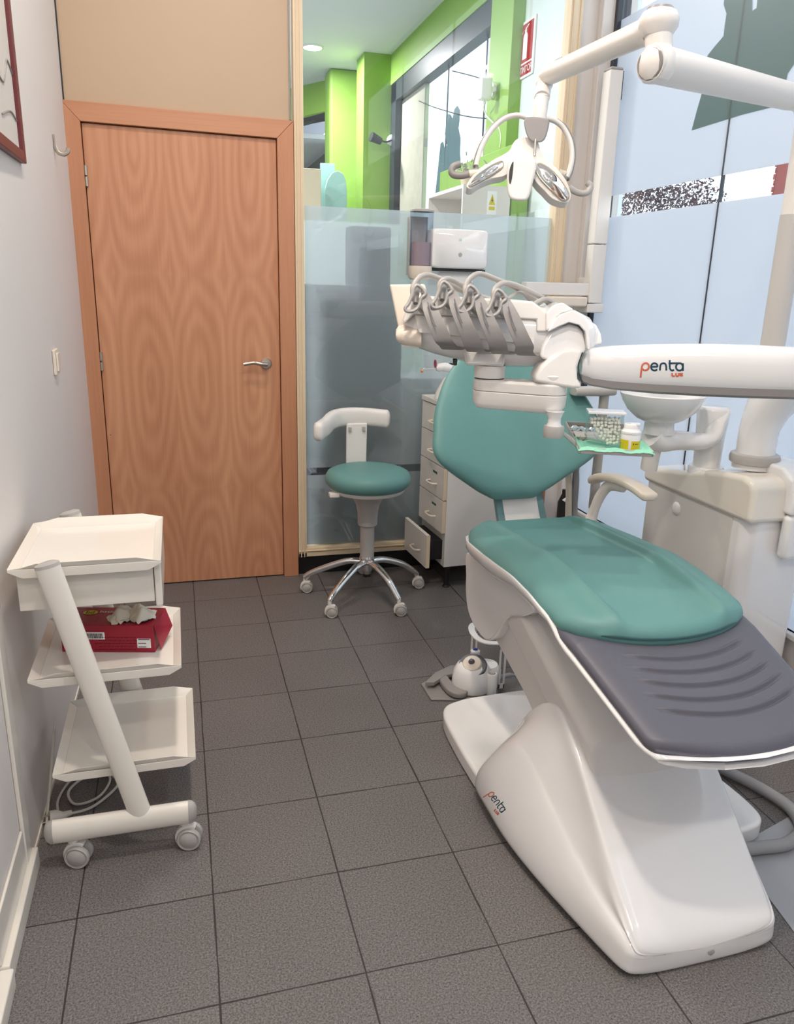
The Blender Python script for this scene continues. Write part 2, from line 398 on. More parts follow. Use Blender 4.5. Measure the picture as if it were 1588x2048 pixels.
# the door
d = thing('door_1', (0, YB, 0), '', ''); del d['label']; del d['category']; d['kind'] = 'structure'
t_ = .078
mb = MB().prism([V(-.418, YB-.018, 0), V(-.348, YB-.018, 0), V(-.348, YB-.018, 2.045), V(-.418, YB-.018, 2.12)], V(0, .06, 0)); obj('door_casing', mb, 'woodv', d, bevel=.002)
mb = MB().prism([V(.522, YB-.018, 0), V(.450, YB-.018, 0), V(.450, YB-.018, 2.035), V(.522, YB-.018, 2.108)], V(0, .06, 0)); obj('door_casing', mb, 'woodv', d, bevel=.002)
mb = MB().prism([V(-.418, YB-.018, 2.12), V(-.348, YB-.018, 2.046), V(.450, YB-.018, 2.036), V(.522, YB-.018, 2.109)], V(0, .06, 0)); obj('door_casing', mb, 'woodh', d, bevel=.002)
mb = MB().prism([V(-.345, YB, .006), V(.4475, YB, .006), V(.4475, YB, 2.0325), V(-.345, YB, 2.0425)], V(0, .035, 0)); obj('door_leaf', mb, 'wood', d, bevel=.0015)
obj('door_gap', bx(-.35, .452, YB+.028, YB+.045, 0, 2.05), 'black', d, smooth=0)
for z in (1.84, 1.08, .25):
    mb = MB(); mb.tube([V(-.343, YB-.008, z-.04), V(-.343, YB-.008, z-.003)], .0075); mb.tube([V(-.343, YB-.008, z+.003), V(-.343, YB-.008, z+.04)], .0075)
    obj('hinge', mb, 'steel', d)
hc = ony(532, 727, YB)
hn = obj('door_handle', MB().lathe([(.025, -.002), (.026, .006), (.022, .010), (.009, .011), (.009, .045), (.0, .045)], hc, (0, -1, 0)), 'steel', d)
mb = MB().tube(cr_spline([hc+V(0, -.042, 0), hc+V(-.02, -.05, .001), hc+V(-.055, -.048, .007), hc+V(-.085, -.046, .004), hc+V(-.108, -.046, .0)], 5), [.0095]*10+[.008]*11, n=12, ry=[.008]*10+[.0055]*11, upv=(0, 0, 1)); obj('lever', mb, 'steel', hn)
obj('keyhole', MB().sphere(ony(221, 870, YB-.001), .0022, 8), 'dark', d)
# left wall trunking
Xa = -.442
struct('trim_4', MB().prism([V(Xa, -1.66, .055), V(Xa, -1.66, 3.2), V(Xa, -1.715, 3.2), V(Xa, -1.715, .055)], V(.010, 0, 0)), 'trolley', bevel=.003)
struct('trim_5', MB().box(Xa, Xa+.022, -2.02, -1.65, 0, .055).box(Xa, Xa+.008, -2.02, -1.72, .055, .16), 'trolley', bevel=.004)
struct('trim_6', bx(Xa, Xa+.03, -2.6, -2.02, 0, .05), 'trolley', bevel=.005)
struct('baseboard_left', MB().prism([V(-.442, -1.64, 0), V(-.408, YB-.02, 0), V(-.408, YB-.02, .012), V(-.442, -1.64, .012)], V(.004, 0, 0)), 'trolley', smooth=0)
# window wall: low wall, frames, frosted film with a clear strip
w1 = thing('window_1', (XW, -2, 0), '', ''); del w1['label']; del w1['category']; w1['kind'] = 'structure'
SZ, Z1, Z2, Z3 = .30, 1.775, 1.872, 2.63
struct('wall_right', bx(XW-.01, XW+.12, YF, YB, 0, SZ), 'paintwall', smooth=0)
struct('trim_7', bx(XW-.03, XW+.1, YF, YB, SZ-.02, SZ), 'whitem', bevel=.003)
obj('mullion', bx(XW-.02, XW+.05, .178, .243, SZ, H), 'darkframe', w1, bevel=.003)
obj('head_rail', bx(XW-.02, XW+.05, YF, .2, 3.3, H), 'darkframe', w1, bevel=.003)
yj = [.178, -.70, -2.05, -3.4, -4.75, YF]
for a, b in zip(yj, yj[1:]):
    obj('pane', bx(XW+.004, XW+.012, b+.003, a-.003, SZ, 3.3), 'pane', w1, smooth=0)
    obj('film', bx(XW+.0015, XW+.003, b+.004, a-.004, SZ, Z1), 'film', w1, smooth=0)
    obj('film', bx(XW+.0015, XW+.003, b+.004, a-.004, Z2, Z3), 'film', w1, smooth=0)
for a in yj[1:-1]: obj('pane_joint', bx(XW, XW+.014, a-.0035, a+.0035, SZ, 3.3), 'darkframe', w1, smooth=0)
# leaf-like decals on the street side of the glass
def decal(pxs, X, m, label, t=.001):
    pts = [onx(x, y, X) for x, y in pxs]
    return obj('window_decal', MB().prism(pts, V(t, 0, 0)), m, smooth=0, label=label, cat='decal')
L1 = [(1383, 261), (1393, 223), (1406, 178), (1408, 135), (1415, 111), (1430, 92), (1447, 72), (1449, 52), (1453, 27), (1447, 9), (1451, -20), (1480, -50), (1504, -50), (1504, 22), (1513, 16), (1520, -60), (1640, -60), (1640, 40), (1612, 60), (1600, 100), (1590, 125), (1575, 147), (1566, 190), (1562, 210), (1530, 218), (1482, 230)]
decal(L1, XW-.0015, 'decal', 'large grey-green leaf shaped decal on the frosted window right of the lamp arm')

# ------------------------------------------------------------------ glass partition
w2 = thing('window_2', (1.18, YB, .1), '', ''); del w2['label']; del w2['category']; w2['kind'] = 'structure'
PX0, PX1 = .524, 1.862
def post(x0, x1): return MB().box(x0, x1, YB-.02, YB+.05, .1, H).box(x0+.01, x0+.016, YB-.026, YB, .1, H).box(x1-.016, x1-.010, YB-.026, YB, .1, H)
obj('frame_post', post(PX0, .566), 'creamframe', w2, bevel=.002)
obj('frame_post', post(1.80, PX1), 'creamframe', w2, bevel=.002)
obj('frame_rail', MB().box(PX0, PX1, YB-.02, YB+.05, .1, .122).box(PX0, PX1, YB-.026, YB, .128, .134).box(PX0, PX1, YB-.018, YB+.04, .122, .145), 'creamframe', w2, bevel=.002)
obj('pane', bx(.566, 1.80, YB+.012, YB+.018, .145, H), 'glass', w2, smooth=0)
fz = [(.150, .515), (.553, 1.772)]
for a, b in fz: obj('film', bx(.574, 1.799, YB+.0195, YB+.021, a, b), 'frost', w2, smooth=0)
mb = MB(); mb.tube([V(.562, YB-.004, .12), V(.562, YB-.004, 3.4)], .003, 6); obj('seal', mb, 'cord', w2)

# ================================================================== NEIGHBOUR ROOM seen through the partition
Y0 = YB+.05
struct('floor_neighbour', bx(-2.5, 2.2, Y0+.05, 9.5, -.1, 0), 'greyfloor', smooth=0)
struct('ceiling_neighbour', bx(-2.5, 2.2, Y0, 9.5, H, H+.1), 'ceil', smooth=0)
struct('wall_neighbour_left', bx(-2.6, -2.5, Y0, 9.5, 0, H), 'greenw', smooth=0)
struct('wall_neighbour_front', bx(-2.5, -.6, Y0-.1, Y0, 0, H), 'greenw', smooth=0)
struct('wall_neighbour_back', bx(-2.5, 2.2, 9.5, 9.6, 0, H), 'green', smooth=0)
# right side: white-blue piece, green post, window, green beam
struct('wall_neighbour_right', MB().box(2.1, 2.2, Y0, 1.44, 0, 3.12).box(2.1, 2.2, 1.44, 9.5, 0, .8), 'greenw', smooth=0)
struct('trim_8', MB().box(2.02, 2.2, 1.44, 1.80, 0, H), 'green', bevel=.004)
mb = MB().box(2.0, 2.2, Y0, 1.44, 3.12, H)
for k in range(24): mb.box(1.985, 2.0, .32+k*.047, .345+k*.047, 3.14, H)
struct('trim_9', mb, 'green', smooth=0)
struct('trim_10', bx(2.06, 2.2, 1.80, 4.44, 3.24, H), 'green', smooth=0)
w3 = thing('window_3', (2.1, 3, .8), '', ''); del w3['label']; del w3['category']; w3['kind'] = 'structure'
obj('head_rail', bx(2.07, 2.17, 1.80, 4.44, 3.08, 3.24), 'darkframe', w3, smooth=0)
obj('mullion', bx(2.07, 2.17, 4.27, 4.44, .8, 3.24), 'darkframe', w3, smooth=0)
obj('mullion', bx(2.13, 2.17, 3.55, 4.27, .8, 3.24), 'stone', w3, smooth=0)
for y in (2.14, 2.95): obj('pane_joint', bx(2.13, 2.14, y-.005, y+.005, .8, 3.1), 'darkframe', w3, smooth=0)
obj('pane', bx(2.132, 2.138, 1.8, 3.55, .8, 3.1), 'pane', w3, smooth=0)
L2 = [(870, 392), (875, 345), (879, 306), (881, 287), (886, 283), (890, 298), (894, 291), (890, 268), (892, 249), (896, 228), (901, 229), (905, 237), (909, 218), (915, 211), (920, 221), (919, 240), (917, 257), (921, 276), (920, 306), (922, 337), (922, 372)]
decal(L2, 2.129, 'decal2', 'tall blue-grey plant shaped decal on the far window behind the glass partition')
L3 = [(1390, 0)]
# green columns at the far corner
struct('trim_11', bx(1.80, 2.2, 4.44, 4.75, 0, H), 'green', bevel=.004)
struct('trim_12', bx(1.60, 2.05, 5.1, 5.4, 0, H), 'green', bevel=.03)
struct('trim_13', MB().prism([ony(742, 178, 4.95), ony(761, 168, 4.95), ony(758, 440, 4.95), ony(740, 440, 4.95)], V(0, .03, 0)), 'greenw', smooth=0)
# oblique back wall with an opening
a = ony(722, 400, 5.15); b = ony(600, 400, 6.0)
def ob(x, y):
    n = (b-a).cross(V(0, 0, 1)); dd = ray(x, y); return CAM+dd*((a-CAM).dot(n)/dd.dot(n))
def flatpoly(pxs, th=.06): n = (b-a).cross(V(0, 0, 1)).normalized(); n = n if n.y > 0 else -n; return MB().prism([ob(x, y) for x, y in pxs], n*th)
struct('wall_neighbour_oblique', flatpoly([(540, 190), (608, 168), (726, 125), (726, 205), (608, 236), (540, 250)], .1), 'green', smooth=0)
struct('trim_14', flatpoly([(540, 248), (608, 232), (718, 206), (718, 222), (608, 244), (540, 262)], .12), 'darkframe', smooth=0)
struct('trim_15', flatpoly([(714, 206), (720, 206), (720, 430), (714, 430)], .12), 'darkframe', smooth=0)
# room beyond the opening
struct('ceiling_beyond', bx(-2.4, 2.15, 6.4, 9.5, 3.05, 3.1), 'ceil', smooth=0)
struct('trim_16', bx(1.85, 2.1, 6.6, 9.4, 2.2, 2.95), 'darkframe', smooth=0)
def sbox(name, x0, x1, ytop, ybot, Y, dpt, m, label, cat, bev=.004):
    p = ony(x0, ytop, Y); q = ony(x1, ytop, Y); r = ony(x0, ybot, Y)
    return obj(name, bx(p.x, q.x, Y, Y+dpt, 0 if ybot is None else r.z, p.z), m, label=label, cat=cat, bevel=bev)
obj('low_cupboard', bx(ony(598, 338, 4.0).x, ony(642, 338, 4.0).x, 4.0, 4.4, 0, ony(640, 338, 4.0).z), 'beigefurn', label='beige cupboard beyond the glass partition beside the door frame', cat='cupboard', bevel=.005)
p = ony(641, 326, 4.6); q = ony(670, 326, 4.6)
obj('screen_panel', bx(p.x, q.x, 4.6, 4.64, 0, p.z), 'tealcard', label='pale teal rectangular screen standing beyond the partition', cat='screen', bevel=.003)
pts = [ony(x, y, 4.5) for x, y in [(650, 440), (650, 380), (655, 360), (664, 346), (675, 341), (686, 347), (692, 362), (694, 380), (694, 440)]]
obj('round_top_chair_back', MB().prism(pts, V(0, .05, 0)), 'tealcard', label='pale teal round topped chair back beyond the partition', cat='chair', bevel=.004)
# dark furniture close behind the frosted film
q = thing('waiting_cabinet', (.85, .5, 0), 'dark grey tall cabinet blurred behind the frosted partition', 'cabinet')
obj('body', bx(.63, 1.06, Y0+.01, .75, 0, 1.43), 'furn', q, bevel=.01)
obj('base', bx(.60, 1.10, Y0+.006, .78, 0, .52), 'furn', q, bevel=.01)
obj('film_backing_panel', bx(-.6, 1.9, 2.4, 2.44, 0, 1.86), 'greenw', label='pale grey panel added behind the frosted partition to lighten its film', cat='screen', bevel=.004)  # added pale backing, makes the frosted film look lighter
obj('storage_box', bx(.80, 1.0, Y0+.03, .45, 1.432, 1.70), 'furn', label='dark grey box on the blurred cabinet behind the frosted partition', cat='box', bevel=.01)
obj('reception_counter', bx(1.12, 1.9, Y0+.30, .9, 0, .95), 'greyfloor', label='light grey counter behind the frosted partition right of the cabinet', cat='counter', bevel=.01)
# white open bookcase with its open side to the left
pn, pf = onx(927, 368, 1.65), onx(856, 396, 1.65)
bk = thing('bookcase', (1.65, 1.5, 0), 'white open shelf unit seen through the clear glass behind the towel dispenser', 'shelf')
yn, yf, zt = pn.y, pf.y, pn.z
obj('top_board', bx(1.65, 1.95, yn, yf, zt-.02, zt), 'cab', bk, smooth=0)
obj('side_panel', bx(1.65, 1.95, yn, yn+.02, 0, zt-.02), 'cab', bk, smooth=0)
obj('side_panel', bx(1.65, 1.95, yf-.02, yf, 0, zt-.02), 'cab', bk, smooth=0)
obj('back_panel', bx(1.93, 1.95, yn+.02, yf-.02, 0, zt-.02), 'cab', bk, smooth=0)
for z in (.4, .8, 1.2, 1.6): obj('shelf', bx(1.65, 1.93, yn+.02, yf-.02, z, z+.02), 'cab', bk, smooth=0)
# dried flowers on it
dp = thing('dried_flower_arrangement', (1.75, yn+.2, zt), 'brown dried flower arrangement on the white shelf unit', 'plant')
obj('pot', MB().lathe([(.035, 0), (.05, .06), (.045, .06), (.04, .02)], (1.75, yn+.2, zt+.001)), 'beigefurn', dp)
mb = MB()
for k in range(70):
    c = V(1.75, yn+.2, zt+.09)+V(random.gauss(0, .05), random.gauss(0, .08), abs(random.gauss(0, .035))); r = .014
    u_, v_ = V(random.gauss(0, 1), random.gauss(0, 1), random.gauss(0, 1)).normalized()*r, V(random.gauss(0, 1), random.gauss(0, 1), random.gauss(0, 1)).normalized()*r
    mb.add([c-u_, c+v_, c+u_, c-v_+V(0, 0, .006)], [(0, 1, 2, 3)])
obj('petals', mb, 'stone', dp, smooth=0, kind='stuff')
# green low cupboard and window items
g1, g2 = onx(1025, 288, 1.98), onx(945, 318, 1.98)
obj('green_window_cupboard', bx(1.98, 2.09, 1.2, 2.6, 0, g1.z), 'green', label='lime green low wall cupboard below the far window behind the partition', cat='cupboard', bevel=.004)
p = onx(952, 288, 2.03)
n_ = obj('notice_card', bx(2.03, 2.04, p.y-.14, p.y+.12, g1.z+.001, p.z+.03), 'paper', label='small white notice card standing at the far window behind the lamp', cat='card')
# wall camera with cable
c0 = onx(996, 182, 2.05)
cm = thing('wall_sensor', c0, 'white boxy sensor on a bracket fixed to the green post with a hanging cable', 'sensor')
c1 = onx(970, 178, 1.93)
obj('wall_plate', MB().lathe([(.05, 0), (.05, .02), (.03, .03)], (2.02, c0.y, c0.z), (-1, 0, 0)), 'white', cm)
obj('bracket', MB().tube([V(2.0, c0.y, c0.z), c1+V(.05, -.02, 0)], .016), 'white', cm)
obj('housing', bx(c1.x-.04, c1.x+.04, c1.y-.03, c1.y+.03, c1.z-.065, c1.z+.065), 'white', cm, bevel=.012)
obj('cable', MB().tube(cr_spline([onx(973, 198, 1.95), onx(968, 215, 1.97), onx(974, 232, 1.99), onx(985, 244, 2.01), onx(998, 256, 2.02), onx(1002, 275, 2.02), onx(1000, 295, 2.02)]), .006, 6), 'cord', cm)
# small black camera on the green column
c0 = ony(783, 281, 4.43)
cm = thing('security_camera', c0, 'small black camera on a thin arm on the green column beyond the glass', 'camera')
obj('wall_plate', MB().lathe([(.05, 0), (.05, .03), (.03, .04)], c0, (0, -1, 0)), 'white', cm)
obj('arm', MB().tube(cr_spline([c0+V(0, -.03, 0), ony(772, 284, 4.35), ony(760, 280, 4.3)]), .008, 6), 'black', cm)
obj('camera_head', MB().tube([ony(762, 283, 4.3), ony(742, 273, 4.28)], [.03, .045], 12), 'black', cm)
# cables across the window outside
for pts, lab in (([(838, 202), (870, 215), (930, 232), (986, 238)], 'thin dark cable hanging across the far window, lower one'), ([(905, 142), (945, 152), (990, 166)], 'thin dark cable across the far window, upper one')):
    obj('overhead_cable', MB().tube(cr_spline([onx(x, y, 2.122) for x, y in pts]), .004, 6), 'dark', label=lab, cat='cable', group='cables across the far window')
# ceiling lamps
def downlight(x, y, lab, r=.1):
    t = thing('ceiling_lamp', (x, y, H), lab, 'ceiling lamp', 'round ceiling downlights')
    obj('ring', MB().lathe([(r, 0), (r, -.012), (r*.85, -.014), (r*.85, 0)], (x, y, H)), 'white', t)
    obj('diffuser', MB().lathe([(r*.84, -.004), (r*.84, -.008)], (x, y, H), n=24), LED, t)
LED, N_, L_ = nodes('lamp_diffuser'); o_ = N_.new('ShaderNodeOutputMaterial'); e_ = N_.new('ShaderNodeEmission'); e_.inputs[0].default_value = (1, .95, .88, 1); e_.inputs[1].default_value = 12; L_.new(e_.outputs[0], o_.inputs[0])
downlight(1.32, 4.45, 'round lit downlight in the neighbouring ceiling near the green wall')
for i, ((x, y), pw, c) in enumerate(LAMPS): downlight(x, y, 'round lit downlight in the white treatment room ceiling')
# EXTINTOR sign on the far right wall
sp = [onx(x, y, 2.098) for x, y in [(1036, 56), (1075, 27), (1069, 142), (1033, 168)]]
ya, yb_ = sp[0].y, sp[1].y; zb_, zt_ = (sp[2].z+sp[3].z)/2, (sp[0].z+sp[1].z)/2
ex = thing('fire_extinguisher_sign', (2.095, (ya+yb_)/2, zb_), 'red sign with white fire extinguisher picture and the word EXTINTOR', 'sign')
obj('board', bx(2.09, 2.098, yb_, ya, zb_, zt_), 'paper', ex, smooth=0)
Wd, Hd = ya-yb_, zt_-zb_
def SG(u, v, o=0): return V(2.0895-o, ya-u*Wd, zb_+v*Hd)       # reading direction: towards -Y
def rect(u0, u1, v0, v1, o): return MB().add([SG(u0, v0, o), SG(u1, v0, o), SG(u1, v1, o), SG(u0, v1, o)], [(0, 1, 2, 3)])
obj('red_field', rect(.08, .92, .27, .95, 0), 'signred', ex, smooth=0)
obj('red_field', rect(.08, .92, .04, .24, 0), 'signred', ex, smooth=0)
text_obj('EXTINTOR', 'lettering', SG(.11, .085, .0005), (0, -1, 0), (0, 0, 1), (Wd*.175, Hd*.17), 'paper', ex)
o2 = .0006
mb = MB().add([SG(*p, o2) for p in [(.42, .33), (.64, .33), (.64, .72), (.60, .78), (.46, .78), (.42, .72)]], [(0, 1, 2, 3, 4, 5)])
mb.add([SG(*p, o2) for p in [(.49, .78), (.57, .78), (.57, .85), (.49, .85)]], [(0, 1, 2, 3)]); mb.add([SG(*p, o2) for p in [(.53, .85), (.70, .90), (.70, .92), (.50, .87)]], [(0, 1, 2, 3)])
hs = [(.50, .84), (.38, .83), (.31, .74), (.30, .60), (.28, .46)]
for a_, b_ in zip(hs, hs[1:]): mb.add([SG(a_[0]-.012, a_[1], o2), SG(a_[0]+.018, a_[1]-.004, o2), SG(b_[0]+.018, b_[1], o2), SG(b_[0]-.012, b_[1], o2)], [(0, 1, 2, 3)])
obj('pictogram', mb, 'paper', ex, smooth=0)
# electric hazard sign stuck on the far side of the partition glass
es = [ony(975, 382, YB+.03), ony(991, 430, YB+.03)]
e2 = thing('electrical_hazard_sign', es[0], 'small sign with a yellow triangle stuck on the clear partition glass', 'sign')
Ye = YB+.024
obj('sheet', bx(es[0].x, es[1].x, Ye, Ye+.001, es[1].z-.0, es[0].z), 'paper', e2, smooth=0)
cx_ = (es[0].x+es[1].x)/2; zt_ = es[0].z
obj('triangle', MB().add([V(cx_-.017, Ye-.0005, zt_-.062), V(cx_+.017, Ye-.0005, zt_-.062), V(cx_, Ye-.0005, zt_-.012)], [(0, 1, 2)]), 'yellow', e2, smooth=0)
obj('flash', MB().add([V(cx_+.003, Ye-.0009, zt_-.025), V(cx_-.005, Ye-.0009, zt_-.044), V(cx_, Ye-.0009, zt_-.044), V(cx_-.003, Ye-.0009, zt_-.058), V(cx_+.005, Ye-.0009, zt_-.040), V(cx_+.001, Ye-.0009, zt_-.040)], [(0, 1, 2, 5), (2, 3, 4, 5)]), 'black', e2, smooth=0)
obj('caption', MB().box(cx_-.015, cx_+.015, Ye-.0006, Ye-.0003, zt_-.085, zt_-.069), 'yellow', e2, smooth=0)

# ------------------------------------------------------------------ outside
struct('ground_outside', bx(XW+.15, 40, -30, 40, -.25, -.2), 'pave', smooth=0)
tr = thing('purple_leaved_tree', (7.2, 8.2, -.2), 'purple leaved tree outside, seen through the clear strip of the window', 'tree')
obj('trunk', MB().tube(cr_spline([V(7.2, 8.2, -.2), V(7.25, 8.2, .8), V(7.2, 8.3, 1.6)]), .09), 'bark', tr)
mb = MB()
for k in range(24000):
    th = random.uniform(0, 2*PI); ph = math.acos(random.uniform(-1, 1)); rr = random.uniform(.35, 1)**.5
    c = V(7.2, 8.4, 2.15)+V(.9*rr*math.sin(ph)*math.cos(th), 2.35*rr*math.sin(ph)*math.sin(th), 1.2*rr*math.cos(ph))
    r = random.uniform(.014, .032)
    u_, v_ = V(random.gauss(0, 1), random.gauss(0, 1), random.gauss(0, 1)).normalized()*r, V(random.gauss(0, 1), random.gauss(0, 1), random.gauss(0, 1)).normalized()*r*.7
    mb.add([c-u_, c+v_, c+u_, c-v_], [(0, 1, 2, 3)])
obj('foliage', mb, 'purple', tr, smooth=0)
tr2 = copy_tree(tr); tr2.location = (7.6, 19.2, -.2); tr2.scale = (1, .75, 1.75); tr2.rotation_euler.z = .3
tr2['label'] = 'further leafy tree outside, low in the far window behind the glass partition'
bp = onx(1549, 360, 9.0)
bb = thing('brick_building', (9, bp.y-1.5, -.2), 'red brick building edge outside behind the lamp pole', 'building')
mb = MB(); y1 = bp.y
mb.box(9.0, 12, y1-3, y1, -.2, 9)
for k in range(100): mb.box(8.99, 9.3, y1-.02, y1+(.03 if k % 2 else .01), -.2+k*.09, -.2+k*.09+.075)
obj('brick_wall', mb, 'brick', bb, smooth=0)
# ================================================================== LEFT SIDE
def wl(y): return -.442 if y < -1.64 else -.442+(y+1.64)/(YB+.02+1.64)*.035
# framed picture, only its lower right corner is in view
pf = thing('picture_frame', (wl(-1), -1.0, 1.74), 'wine red framed picture on the left wall, top left', 'picture')
ya, zb = -.80, 1.752
x0 = wl(-.9)
mb = MB()
def fr(y0, y1, z0, z1): mb.box(x0, x0+.018, y0, y1, z0, z1)
fr(ya-.03, ya, zb, 2.6); fr(ya-.6, ya-.57, zb, 2.6); fr(ya-.57, ya-.03, zb, zb+.03); fr(ya-.57, ya-.03, 2.57, 2.6)
obj('frame', mb, 'wine', pf, bevel=.003)
obj('mount', bx(x0, x0+.006, ya-.57, ya-.03, zb+.03, 2.57), 'mount', pf, smooth=0)
mb = MB().tube(cr_spline([V(x0+.007, ya-.03, 1.98), V(x0+.007, ya-.10, 2.0), V(x0+.007, ya-.18, 1.93), V(x0+.007, ya-.3, 1.95)]), .003, 6)
mb.tube(cr_spline([V(x0+.007, ya-.04, 1.86), V(x0+.007, ya-.12, 1.87), V(x0+.007, ya-.25, 1.84)]), .003, 6)
obj('drawing', mb, 'midgrey', pf)
# coat hook
p = onx(106, 268, wl(.0)); p = V(wl(0), p.y, p.z)
ck = thing('coat_hook', p, 'small metal coat hook on the left wall beside the door', 'hook')
obj('back_plate', bx(p.x, p.x+.004, p.y-.007, p.y+.007, p.z-.055, p.z), 'steel', ck, bevel=.002)
mb = MB().tube(cr_spline([p+V(.004, 0, -.04), p+V(.012, 0, -.060), p+V(.030, 0, -.066), p+V(.044, 0, -.058), p+V(.048, 0, -.044)]), .0045, 8, ry=.008, upv=(0, 1, .01)); obj('hook', mb, 'steel', ck)
# switch
p1 = onx(93, 700, wl(-.6)); ls = thing('light_switch', (wl(-.6), p1.y, p1.z), 'cream light switch on the left wall above the trolley', 'switch')
yc, zc, xs = -.565, 1.158, wl(-.565)
obj('plate', bx(xs, xs+.010, yc-.04, yc+.04, zc-.042, zc+.042), 'cream', ls, bevel=.003)
obj('rocker', MB().prism([V(xs+.010, yc-.027, zc-.03), V(xs+.010, yc+.027, zc-.03), V(xs+.010, yc+.027, zc+.03), V(xs+.010, yc-.027, zc+.03)], V(.006, 0, 0)), 'trolley', ls, bevel=.002)

# ------------------------------------------------------------------ trolley
tl = thing('instrument_trolley', (-.2, -1.5, 0), 'white three-shelf wheeled trolley with slanted legs by the left wall', 'trolley')
YN, YFAR = -1.68, -1.265
def base_bar(y):
    path = [V(-.375, y, .112), V(-.05, y, .112)]
    b_ = obj('base_bar', MB().tube(path, .033, 20, ry=.019, upv=(0, 0, 1)), 'trolley', tl)
    for x, s in ((-.375, -1), (-.05, 1)):
        obj('end_cap', MB().tube([V(x, y, .112), V(x+s*.010, y, .112), V(x+s*.018, y, .112), V(x+s*.022, y, .112)], [.034, .032, .024, .010], 20, ry=[.02, .018, .012, .004], upv=(0, 0, 1)), 'grey', b_)
    return b_
def leg(y):
    l = obj('leg', MB().tube([V(-.168, y, .13), V(-.322, y, .812)], .028, 24, ry=.016, upv=(1, 0, .2)), 'trolley', tl)
    obj('end_cap', MB().tube([V(-.322, y, .812), V(-.3235, y, .819), V(-.3245, y, .823)], [.0285, .027, .018], 24, ry=[.0165, .015, .009], upv=(1, 0, .2)), 'grey', l)
def caster(x, y, yaw, r=.031):
    cst = obj('caster', MB().tube([V(x, y, .085), V(x, y, .068)], .012), 'whitem', tl)
    c = V(x, y, 0); d_ = V(math.cos(yaw), math.sin(yaw), 0); s_ = V(-d_.y, d_.x, 0); cc = c+d_*.012+V(0, 0, r)
    for sg in (-1, 1): obj('wheel', MB().lathe([(r*.72, .005), (r*.97, .008), (r, .012), (r, .019), (r*.93, .022), (r*.80, .021), (r*.78, .0195), (r*.6, .024), (0, .0255)], cc, s_*sg, 28), 'grey', cst)
    # hood
    pts = [cc+d_*(-(r+.006)*math.cos(t))*1.0+V(0, 0, (r+.007)*math.sin(t)) for t in [PI*k/12 for k in range(-3, 9)]]+[cc]
    obj('hood', MB().prism([q_-s_*.010 for q_ in pts], s_*.020), 'whitem', cst, bevel=.002)
for y in (YN, YFAR):
    base_bar(y); leg(y)
caster(-.335, YN+.012, -.25); caster(-.062, YN+.012, -.2); caster(-.335, YFAR+.005, .4); caster(-.062, YFAR+.005, 2.7)
def shelf(z, x0, x1, nm):
    ya, yb = -1.655, -1.295; r = .03
    mb = bx(x0+.02, x1-.02, ya+.012, yb-.012, z-.014, z-.011)
    # upturned flared lips left and right, rounded folded lips near and far
    mb.prism([V(x0+.02, ya+.012, z-.014), V(x0+.02, yb-.012, z-.014), V(x0, yb, z), V(x0, ya, z)], V(0, 0, .003))
    mb.prism([V(x1-.02, ya+.012, z-.014), V(x1-.02, yb-.012, z-.014), V(x1, yb, z), V(x1, ya, z)], V(0, 0, .003))
    for (y_, yo) in ((ya+.012, ya), (yb-.012, yb+.006)):
        mb.prism([V(x0+.02, y_, z-.014), V(x1-.02, y_, z-.014), V(x1, yo, z), V(x1-.02, yo, z+.004), V(x1-.055, yo, z+.012), V(x0+.06, yo, z+.012), V(x0+.03, yo, z+.004), V(x0, yo, z)], V(0, .002, 0))
        mb.prism([V(x0+.0, yo, z), V(x1, yo, z), V(x1, yo, z-.006), V(x1-.03, yo, z-.022), V(x0+.03, yo, z-.022), V(x0, yo, z-.006)], V(0, .002, 0))
    return obj('shelf', mb, 'trolley', tl, bevel=.001, seg=1)
shelf(.80, -.412, -.078, 'top'); shelf(.52, -.398, -.046, 'mid'); shelf(.255, -.368, -.024, 'low')
mb = MB().box(-.400, -.0985, -1.63, -1.31, .688, .782)
dr = obj('drawer', mb, 'trolley', tl, bevel=.0015)
obj('drawer_front', bx(-.097, -.080, -1.635, -1.305, .676, .785), 'trolley', dr, bevel=.004)
# power cord on the floor under it, with its plug
cd = thing('power_cord', (-.35, -1.4, 0), 'white power cord coiled on the floor under the trolley with its plug', 'cord')
pth = [onz(405, 0, 0)]
pth = [V(-.395, -1.40, .26), V(-.415, -1.42, .12), V(-.425, -1.50, .012), V(-.41, -1.56, .006), V(-.395, -1.50, .006), V(-.41, -1.40, .006), V(-.38, -1.30, .006), V(-.31, -1.28, .008), V(-.275, -1.33, .006), V(-.30, -1.41, .006), V(-.36, -1.43, .006), V(-.385, -1.37, .010), V(-.345, -1.31, .012), V(-.29, -1.305, .014), V(-.25, -1.36, .006), V(-.31, -1.45, .006), V(-.37, -1.475, .010)]
obj('cable', MB().tube(cr_spline(pth, 7), .0038, 8), 'cord', cd)
obj('plug', MB().tube([V(-.365, -1.475, .014), V(-.385, -1.485, .016), V(-.402, -1.49, .018), V(-.418, -1.494, .02)], [.007, .010, .019, .019], 14), 'cord', cd)
for s in (-.009, .009): obj('pin', MB().tube([V(-.418, -1.494+s*.25, .02+s*.9), V(-.436, -1.499+s*.25, .02+s*.9)], .0024, 8), 'steel', cd)
